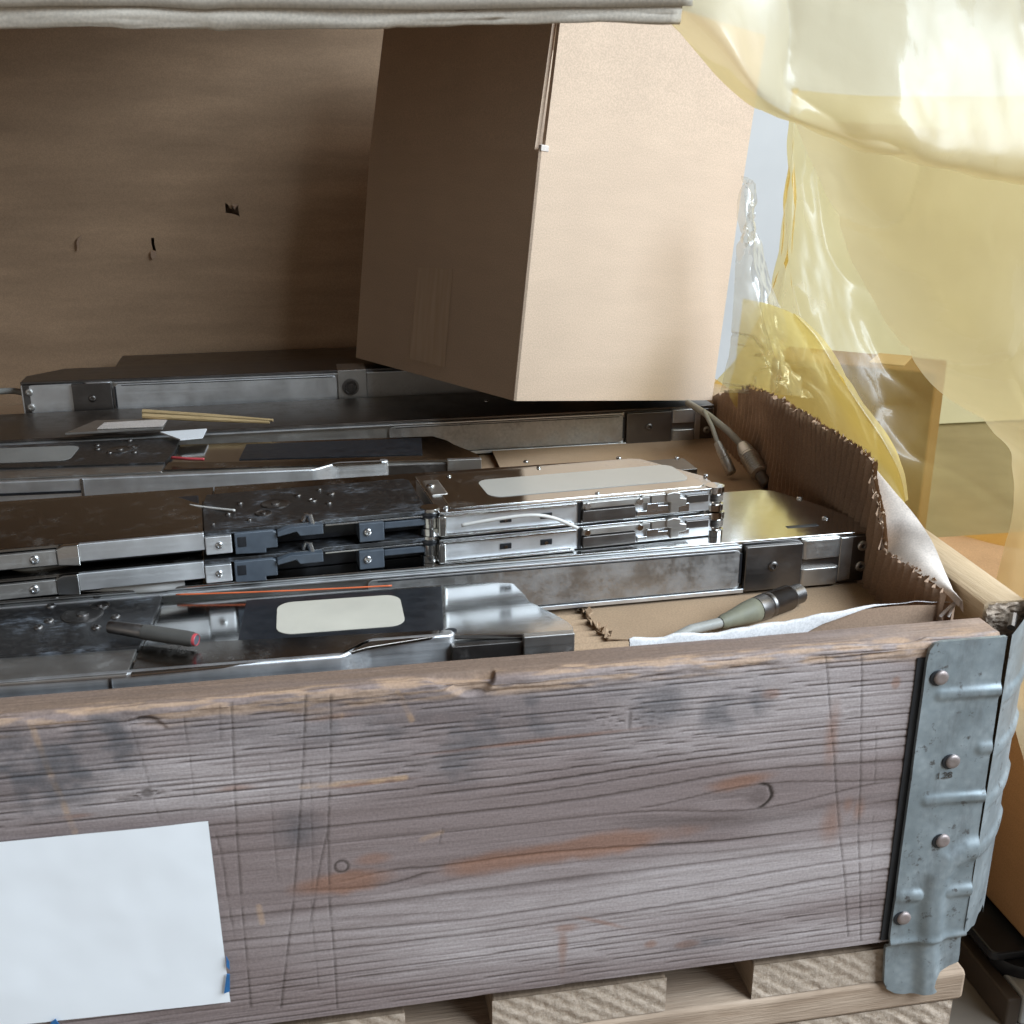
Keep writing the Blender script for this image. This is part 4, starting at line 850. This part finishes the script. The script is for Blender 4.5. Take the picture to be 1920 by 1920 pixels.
def slim_feeder(name, label, F, h, lab):
    """slim feeder of the stacked pair: dark tail plate, black motor plate, hinge, polished head block"""
    root = tag(empty(name, F.o, F.ang), label, 'feeder', 'stacked pair of slim feeders')
    U = lambda px, v=0.0: F.U(px, v, h*.5)
    D = .085
    # tail plate with its silver rail
    fpart(root, 'tail_plate', M['strip'], [(UL, .0035), (U(384), .0035), (U(384), D*.62), (U(300), D), (UL, D)], h-.002, h, .0004)
    fbox(root, 'tail_body', M['blackplastic'], UL, U(384)-.002, .012, D-.004, .0, h-.003)
    fbox(root, 'tail_rail', M['rail'], U(150), U(384), 0, .003, h*.36, h+.0003, .0006)
    MB().prismy([(U(108), h*.30), (U(150), h*.22), (U(150), h+.0002), (U(122), h+.0002), (U(108), h*.92)], -.0006, .003).build('tail_step', M['polish'], root, .0006)
    fbox(root, 'tail_rail', M['dull'], UL, U(107), .0005, .003, h*.30, h*.86, .0006)
    screw_front(root, U(65), .0005, h*.58, .0026)
    fbox(root, 'clip', M['rail'], U(384)+.0004, U(435), -.0012, .006, h*.18, h*.86, .0006); screw_front(root, U(411), -.0012, h*.52, .0022)
    # motor section
    bl = fpart(root, 'black_plate', M['black'], [(U(384)+.0004, .0015), (U(600), .0015), (U(612), .004), (U(800), .004), (U(806), .012), (U(806), .066), (U(795), .070), (U(395), .070), (U(384)+.0004, .05)], h-.0022, h+.0004, .0004)
    fbox(root, 'motor_case', M['blackplastic'], U(384), U(800), .016, .066, .0, h-.0025)
    lt = MB().prismy([(U(440), h*.1), (U(498), h*.05), (U(498), h*.22), (U(520), h*.22), (U(520), h*.8), (U(512), h*.9), (U(440), h*.9)], -.001, .010).build('latch', M['bluegrey'], root, .0006)
    fbox(root, 'latch_window', M['blackplastic'], U(446), U(462), -.0014, .003, h*.38, h*.76, .0002, lt)
    MB().prismy([(U(520), h*.66), (U(556), h*.80), (U(562), h*.62), (U(606), h*.62), (U(606), h*1.0), (U(560), h*1.0), (U(548), h*1.02), (U(520), h*.86)], -.003, .003).build('lever', M['bluegrey'], root, .0006)
    MB().tube([(U(572), .004, h+.0005), (U(578), .004, h+.0045), (U(584), .003, h+.004), (U(588), .001, h*.9)], .0016).build('pin', M['steel'], root)
    fbox(root, 'bracket', M['bluegrey'], U(674), U(721), .001, .016, h*.05, h*.78, .0005); screw_front(root, U(690), .001, h*.45, .0024)
    fbox(root, 'plate_edge', M['steel'], U(612), U(798), .0032, .0046, h-.0034, h-.0024, .0002)
    for a, v, r in ((430, .028, .0018), (452, .046, .0018), (470, .014, .0014), (560, .052, .0020), (600, .060, .0016), (622, .050, .0024), (618, .032, .0018), (402, .012, .0012)): screw_up(root, U(a, v), v, h+.0004, r, M['darkmetal'])
    for a, v, r in ((518, .040, .0085), (496, .024, .0050), (588, .040, .0026)): ring_up(root, U(a, v), v, h+.0004, r, M['darkmetal'])
    # hinge at the head block
    hu = U(808, .006)
    MB().lathe((hu, .008, 0), (hu, .008, h+.001), [(0, .0062), (h*.28, .0062), (h*.3, .0052), (h*.7, .0052), (h*.72, .0066), (h*.86, .0066), (h*.88, .0058), (h+.001, .0056), (h+.0012, .003)], 22).build('hinge_barrel', M['polish'], root)
    MB().lathe((hu, .008, h*.74), (hu, .008, h*.93), [(0, .0072), (h*.08, .0074), (h*.09, .0064), (h*.10, .0074), (h*.19, .0070)], 22).build('hinge_washer', M['blackplastic'], root)
    fbox(root, 'hinge_arm', M['bluegrey'], U(722), hu-.004, .004, .010, h*.42, h*.70, .0008)
    fbox(root, 'hinge_lug', M['dull'], U(792, .06), U(822, .06), .030, .060, h-.004, h+.0012, .001); screw_up(root, U(806, .05), .047, h+.0012, .0028)
    # head block
    e0, e1 = U(824), U(1343)
    k = .010
    MB().prism([(e0, 0), (e1-.003, 0), (e1, .003), (e1, .024), (e1-.024, .070), (e1-.030, .073), (e0, .073)], .0004, h-.0018).build('head_block', M['rail'], root, .0007)
    MB().prism([(e0, -.0012), (e1-.002, -.0012), (e1+.0016, .003), (e1+.0016, .025), (e1-.0225, .0715), (e1-.0295, .0745), (e0, .0745)], h-.0017, h, .0006) if False else \
        MB().prism([(e0, -.0012), (e1-.002, -.0012), (e1+.0016, .003), (e1+.0016, .025), (e1-.0225, .0715), (e1-.0295, .0745), (e0, .0745)], h-.0017, h).build('head_rim', M['steel'], root, .0005)
    c0 = e0+.008; cov = [(c0+.002, .0035), (e1-.010, .0035), (e1-.006, .006), (e1-.006, .022), (e1-.026, .066), (e1-.032, .0695), (c0+.003, .0695), (c0, .066), (c0, .0055)]
    fpart(root, 'cover_plate', M['mirror'], cov, h-.0002, h+.0006, .0003)
    if lab: fpart(root, 'sticker', M['label_pale'], rrect(U(905, .035), U(1275, .04)-.003, .016, .052, .008, 5), h+.0004, h+.0009, 0)
    for a, v in ((836, .006), (842, .066), (1010, .068), (1120, .006), (1268, .064), (1322, .022)): screw_up(root, U(a, v), v, h+.0005, .0016)
    fbox(root, 'groove', M['steel'], e0+.004, U(1070), -.0016, .002, h*.10, h*.16, .0002); fbox(root, 'ledge', M['polish'], e0+.002, U(1075), -.003, .002, 0.0004, h*.10, .0004)
    fbox(root, 'upper_ledge', M['polish'], e0+.002, U(1080), -.0022, .002, h*.80, h*.90, .0004)
    for a in (948, 1024):
        w_ = fbox(root, 'slot_window', M['blackplastic'], U(a-11), U(a+11), -.0005, .002, h*.34, h*.58, .0003); MB().cyl((U(a), -.0012, h*.44), (U(a), .001, h*.44), .0011, 12).build('roller', M['polish'], w_)
    fbox(root, 'corner_post', M['polish'], e0-.001, e0+.004, -.0028, .004, .0004, h*.86, .0012)
    fbox(root, 'side_panel', M['darkmetal'], U(1090), U(1189), -.0032, .003, h*.10, h*.58, .0006)
    fbox(root, 'side_bar', M['dull'], U(1090), U(1216), -.0026, .003, h*.64, h*.90, .0005)
    fbox(root, 'gap', M['blackplastic'], U(1083), U(1089), -.0010, .003, h*.05, h*.9, .0001)
    for a in (1098, 1196): MB().cyl((U(a), -.0040, h*.76), (U(a), 0, h*.76), .0021, 14).build('pin', M['polish'], root, .0003)
    MB().prismy([(U(1192), h*.12), (U(1290), h*.12), (U(1290), h*.5), (U(1232), h*.5), (U(1232), h*.62), (U(1210), h*.62), (U(1210), h*.34), (U(1192), h*.34)], -.0026, .003).build('slider', M['steel'], root, .0005)
    MB().prismy([(U(1218), h*.62), (U(1248), h*.62), (U(1248), h*.98), (U(1200), h*.98), (U(1200), h*.9), (U(1218), h*.9)], -.003, .003).build('catch', M['dull'], root, .0005)
    MB().prismy([(U(1252), h*.18), (U(1268), h*.18), (U(1268), h*.40), (U(1282), h*.44), (U(1282), h*.74), (U(1270), h*.80), (U(1270), h*1.0), (U(1258), h*1.06), (U(1244), h*1.0), (U(1244), h*.68), (U(1252), h*.62)], -.0046, .002).build('hook', M['dull'], root, .0007)
    fbox(root, 'leaf_spring', M['darkmetal'], U(1284), U(1326), -.0022, .001, h*.46, h*.80, .0006)
    ru = U(1338, .004)
    MB().lathe((ru, .003, 0), (ru, .003, h+.0008), [(0, .0058), (h*.26, .0058), (h*.28, .0044), (h*.40, .0044)]+[(h*(.42+.05*i), .0050 if i % 2 else .0042) for i in range(6)]+[(h*.74, .0044), (h*.76, .0060), (h+.0004, .0060), (h+.0008, .0035)], 22).build('end_roller', M['polish'], root)
    MB().lathe((ru, .003, h*.40), (ru, .003, h*.72), [(0.0005*i, .0056 if i % 2 else .0050) for i in range(10)], 20).build('coil_spring', M['darkmetal'], root)
    MB().prismy([(U(1345), h*.50), (U(1350), h*.44), (U(1357), h*.48), (U(1358), h*.70), (U(1352), h*.80), (U(1346), h*.74)], .001, .005).build('hook_tab', M['dull'], root, .0006)
    return root
F3 = Frame(-.111, .1475, F2.o[2]+.0342, .093); hs = .0155
slim_feeder('slim_feeder', 'slim polished feeder, lower of the stacked pair', F3, hs, False)
F4 = Frame(-.111, .1475, F2.o[2]+.0342+hs+.0016, .093)
slim_feeder('slim_feeder', 'slim polished feeder, upper of the stacked pair with a pale sticker', F4, hs, True)

# ------------------------------------------------------------------ loose plugs, wires and scraps
def plug(name, label, tail, tip, r, cable_pts, parts):
    tail, tip = np.array(tail), np.array(tip); root = tag(empty(name, tail), label, 'plug'); d = (tip-tail); Ln = np.linalg.norm(d); d /= Ln
    for nm, mat, prof in parts: MB().lathe(d*0, d*Ln, [(t*Ln, q*r) for t, q in prof], 22).build(nm, M[mat], root, 0, 50)
    MB().tube([np.array(p)-tail for p in cable_pts]+[d*Ln*.02], r*.42, 10).build('cable', M['cable'], root)
    return root
pr = .0075
a = P(1350, 1168, Z=FZ+.004+pr*.9); b = P(1500, 1112, Z=FZ+.004+pr*.9)
plug('connector_plug', 'olive grey cable plug lying on the tan cardboard by the front', a, b, pr, [a+np.array([-.045, -.022, -.001]), a+np.array([-.02, -.006, 0])], [
    ('boot', 'olive', [(0, .46), (.05, .60), (.10, .62), (.34, .96), (.42, 1.0), (.43, .9)]),
    ('collar', 'darkmetal', [(.43, 1.0), (.54, 1.06), (.56, .96), (.57, 1.06), (.60, 1.06), (.61, .92)]),
    ('grip', 'darkmetal', [(.61, 1.0)]+[(.62+.013*i, 1.06 if i % 2 else .94) for i in range(18)]+[(.86, 1.0), (.87, .9)]),
    ('sleeve', 'darkmetal', [(.87, .84), (.99, .84), (1.0, .7)])])
a = P(1392, 835, Z=FZ+.03); b = P(1438, 910, Z=FZ+.008)
plug('connector_plug', 'metal cable plug with a ribbed grip by the torn wall', a, b, .0072, [P(1290, 755, Z=FZ+.045), P(1330, 780, Z=FZ+.045), P(1365, 808, Z=FZ+.038)], [
    ('boot', 'dull', [(0, .7), (.14, .95), (.24, 1.0), (.25, .9)]), ('grip', 'dull', [(.25, 1.0)]+[(.27+.026*i, 1.12 if i % 2 else 1.0) for i in range(18)]+[(.74, .9)]),
    ('sleeve', 'darkmetal', [(.74, .72), (.98, .66), (1.0, .5)])])
a = P(1345, 830, Z=FZ+.03); b = P(1372, 888, Z=FZ+.008)
plug('connector_plug', 'thin metal plug hanging beside the ribbed plug', a, b, .0045, [P(1320, 770, Z=FZ+.05), P(1335, 800, Z=FZ+.04)], [('boot', 'dull', [(0, .7), (.3, .9), (.5, .9), (.51, .8)]), ('sleeve', 'dull', [(.52, 1.0), (.97, 1.0), (1.0, .8)])])
zq = F1.o[2]+.033
a = P(206, 1175, Z=zq+.0075); b = P(382, 1202, Z=zq+.006)
root = tag(empty('cable_end', a), 'grey cut cable end with a pink core lying on the front feeder', 'cable'); d = b-a; Ln = np.linalg.norm(d); dv = d/Ln
MB().lathe(dv*0, d, [(0, .0034), (Ln*.36, .0038), (Ln*.37, .0034)], 20).build('dark_sleeve', M['darkmetal'], root, 0, 50)
MB().lathe(dv*0, d, [(Ln*.37, .0041), (Ln*.86, .0040), (Ln*.90, .0036)], 20).build('jacket', mat_plain('grey_jacket', (.085, .08, .072), .45, .1, 100), root, 0, 50)
MB().lathe(dv*0, d, [(Ln*.89, .0032), (Ln*.925, .0032), (Ln*.93, .0029), (Ln*.92, .0026), (Ln*.89, .0025)], 20).build('core', M['red'], root, 0, 50)
MB().lathe(dv*0, d, [(Ln*.86, .0027), (Ln*.925, .0026)], 14).build('core_fill', M['bluegrey'], root)
def wire(name, label, pts, r, mat, cat='wire'):
    p = crom(pts, 8); o_ = np.array(p[0]); return tag((lambda ob: (setattr(ob, 'location', tuple(o_)), ob)[1])(MB().tube([q-o_ for q in p], r, 8).build(name, M[mat], None, 0, 180)), label, cat)
y_ = F2.o[1]-.0045; zt2 = F2.o[2]+.034
wire('orange_wire', 'thin orange wire running along the front feeder', [P(330, 1115, Z=zq+.002), P(480, 1110, Z=zq+.0025), P(620, 1104, Z=zq+.002), P(735, 1098, Z=zq+.002)], .0005, 'orange')
wire('white_wire', 'white wire looped across the side of the polished pair', [F for F in (P(865, 985, Y=.128), P(940, 972, Y=.124), P(1000, 966, Y=.122), P(1040, 972, Y=.124), P(1083, 990, Y=.128))], .0011, 'white_wire')
wire('pale_cable', 'pale cable lying on the dark tail plates of the stacked pair', [P(310, 944, Z=.236), P(350, 947, Z=.2365), P(400, 953, Z=.238), P(440, 957, Z=.2393)], .0007, 'white_wire')
wire('pale_cable', 'pale flat cable tucked between the stacked tails', [P(-30, 1090, Y=.13), P(60, 1066, Y=.125), P(110, 1058, Y=.128), P(160, 1050, Y=.135)], .0028, 'cable')
wire('pale_cable', 'whitish cable bundle squeezed beside the black plate of the front feeder', [P(120, 1112, Z=.203), P(220, 1104, Z=.204), P(290, 1100, Z=.205), P(345, 1092, Z=.205)], .0035, 'white_wire')
wire('pale_cable', 'pale cable reaching the forked bracket at the back', [P(-30, 736, Z=.215), P(25, 733, Z=.215), P(52, 740, Z=.212)], .003, 'cable')
wire('red_wire', 'short red wire end on the middle row feeder', [P(322, 858, Z=.204), P(350, 860, Z=.2045), P(383, 861, Z=.204)], .0012, 'red')
for pts, lb in ((((268, 772), (512, 788)), 'upper of two thin bamboo sticks lying below the back feeder'), (((268, 780), (505, 792)), 'lower of two thin bamboo sticks lying below the back feeder')):
    p, q = P(*pts[0], Z=.212), P(*pts[1], Z=.208); o = MB().tube([p*0, (q-p)*.5, q-p], [.0024, .0022, .0012], 8).build('bamboo_stick', M['stick']); o.location = tuple(p); tag(o, lb, 'stick')
q = [P(*p, Z=.206) for p in ((122, 816), (180, 792), (315, 788), (305, 806))]; o = MB().prism([tuple((p-q[0])[:2]) for p in q], 0, .002).build('metal_scrap', M['dull'], None, .0004); o.location = tuple(q[0]); tag(o, 'thin grey metal plate with a pointed end near the bamboo sticks', 'metal plate')
q = [P(*p, Z=.2085) for p in ((182, 805), (196, 794), (314, 787), (305, 800))]; o = MB().prism([tuple((p-q[0])[:2]) for p in q], 0, .0008).build('card_scrap', M['liner'], None, 0); o.location = tuple(q[0]); tag(o, 'small tan card lying on the pointed metal plate', 'card')
q = [P(*p, Z=.2045) for p in ((300, 812), (388, 806), (380, 822), (338, 826))]; o = MB().prism([tuple((p-q[0])[:2]) for p in q], 0, .0012).build('paper_scrap', M['paper'], None, 0); o.location = tuple(q[0]); tag(o, 'bright white paper scrap between the middle row feeders', 'paper')
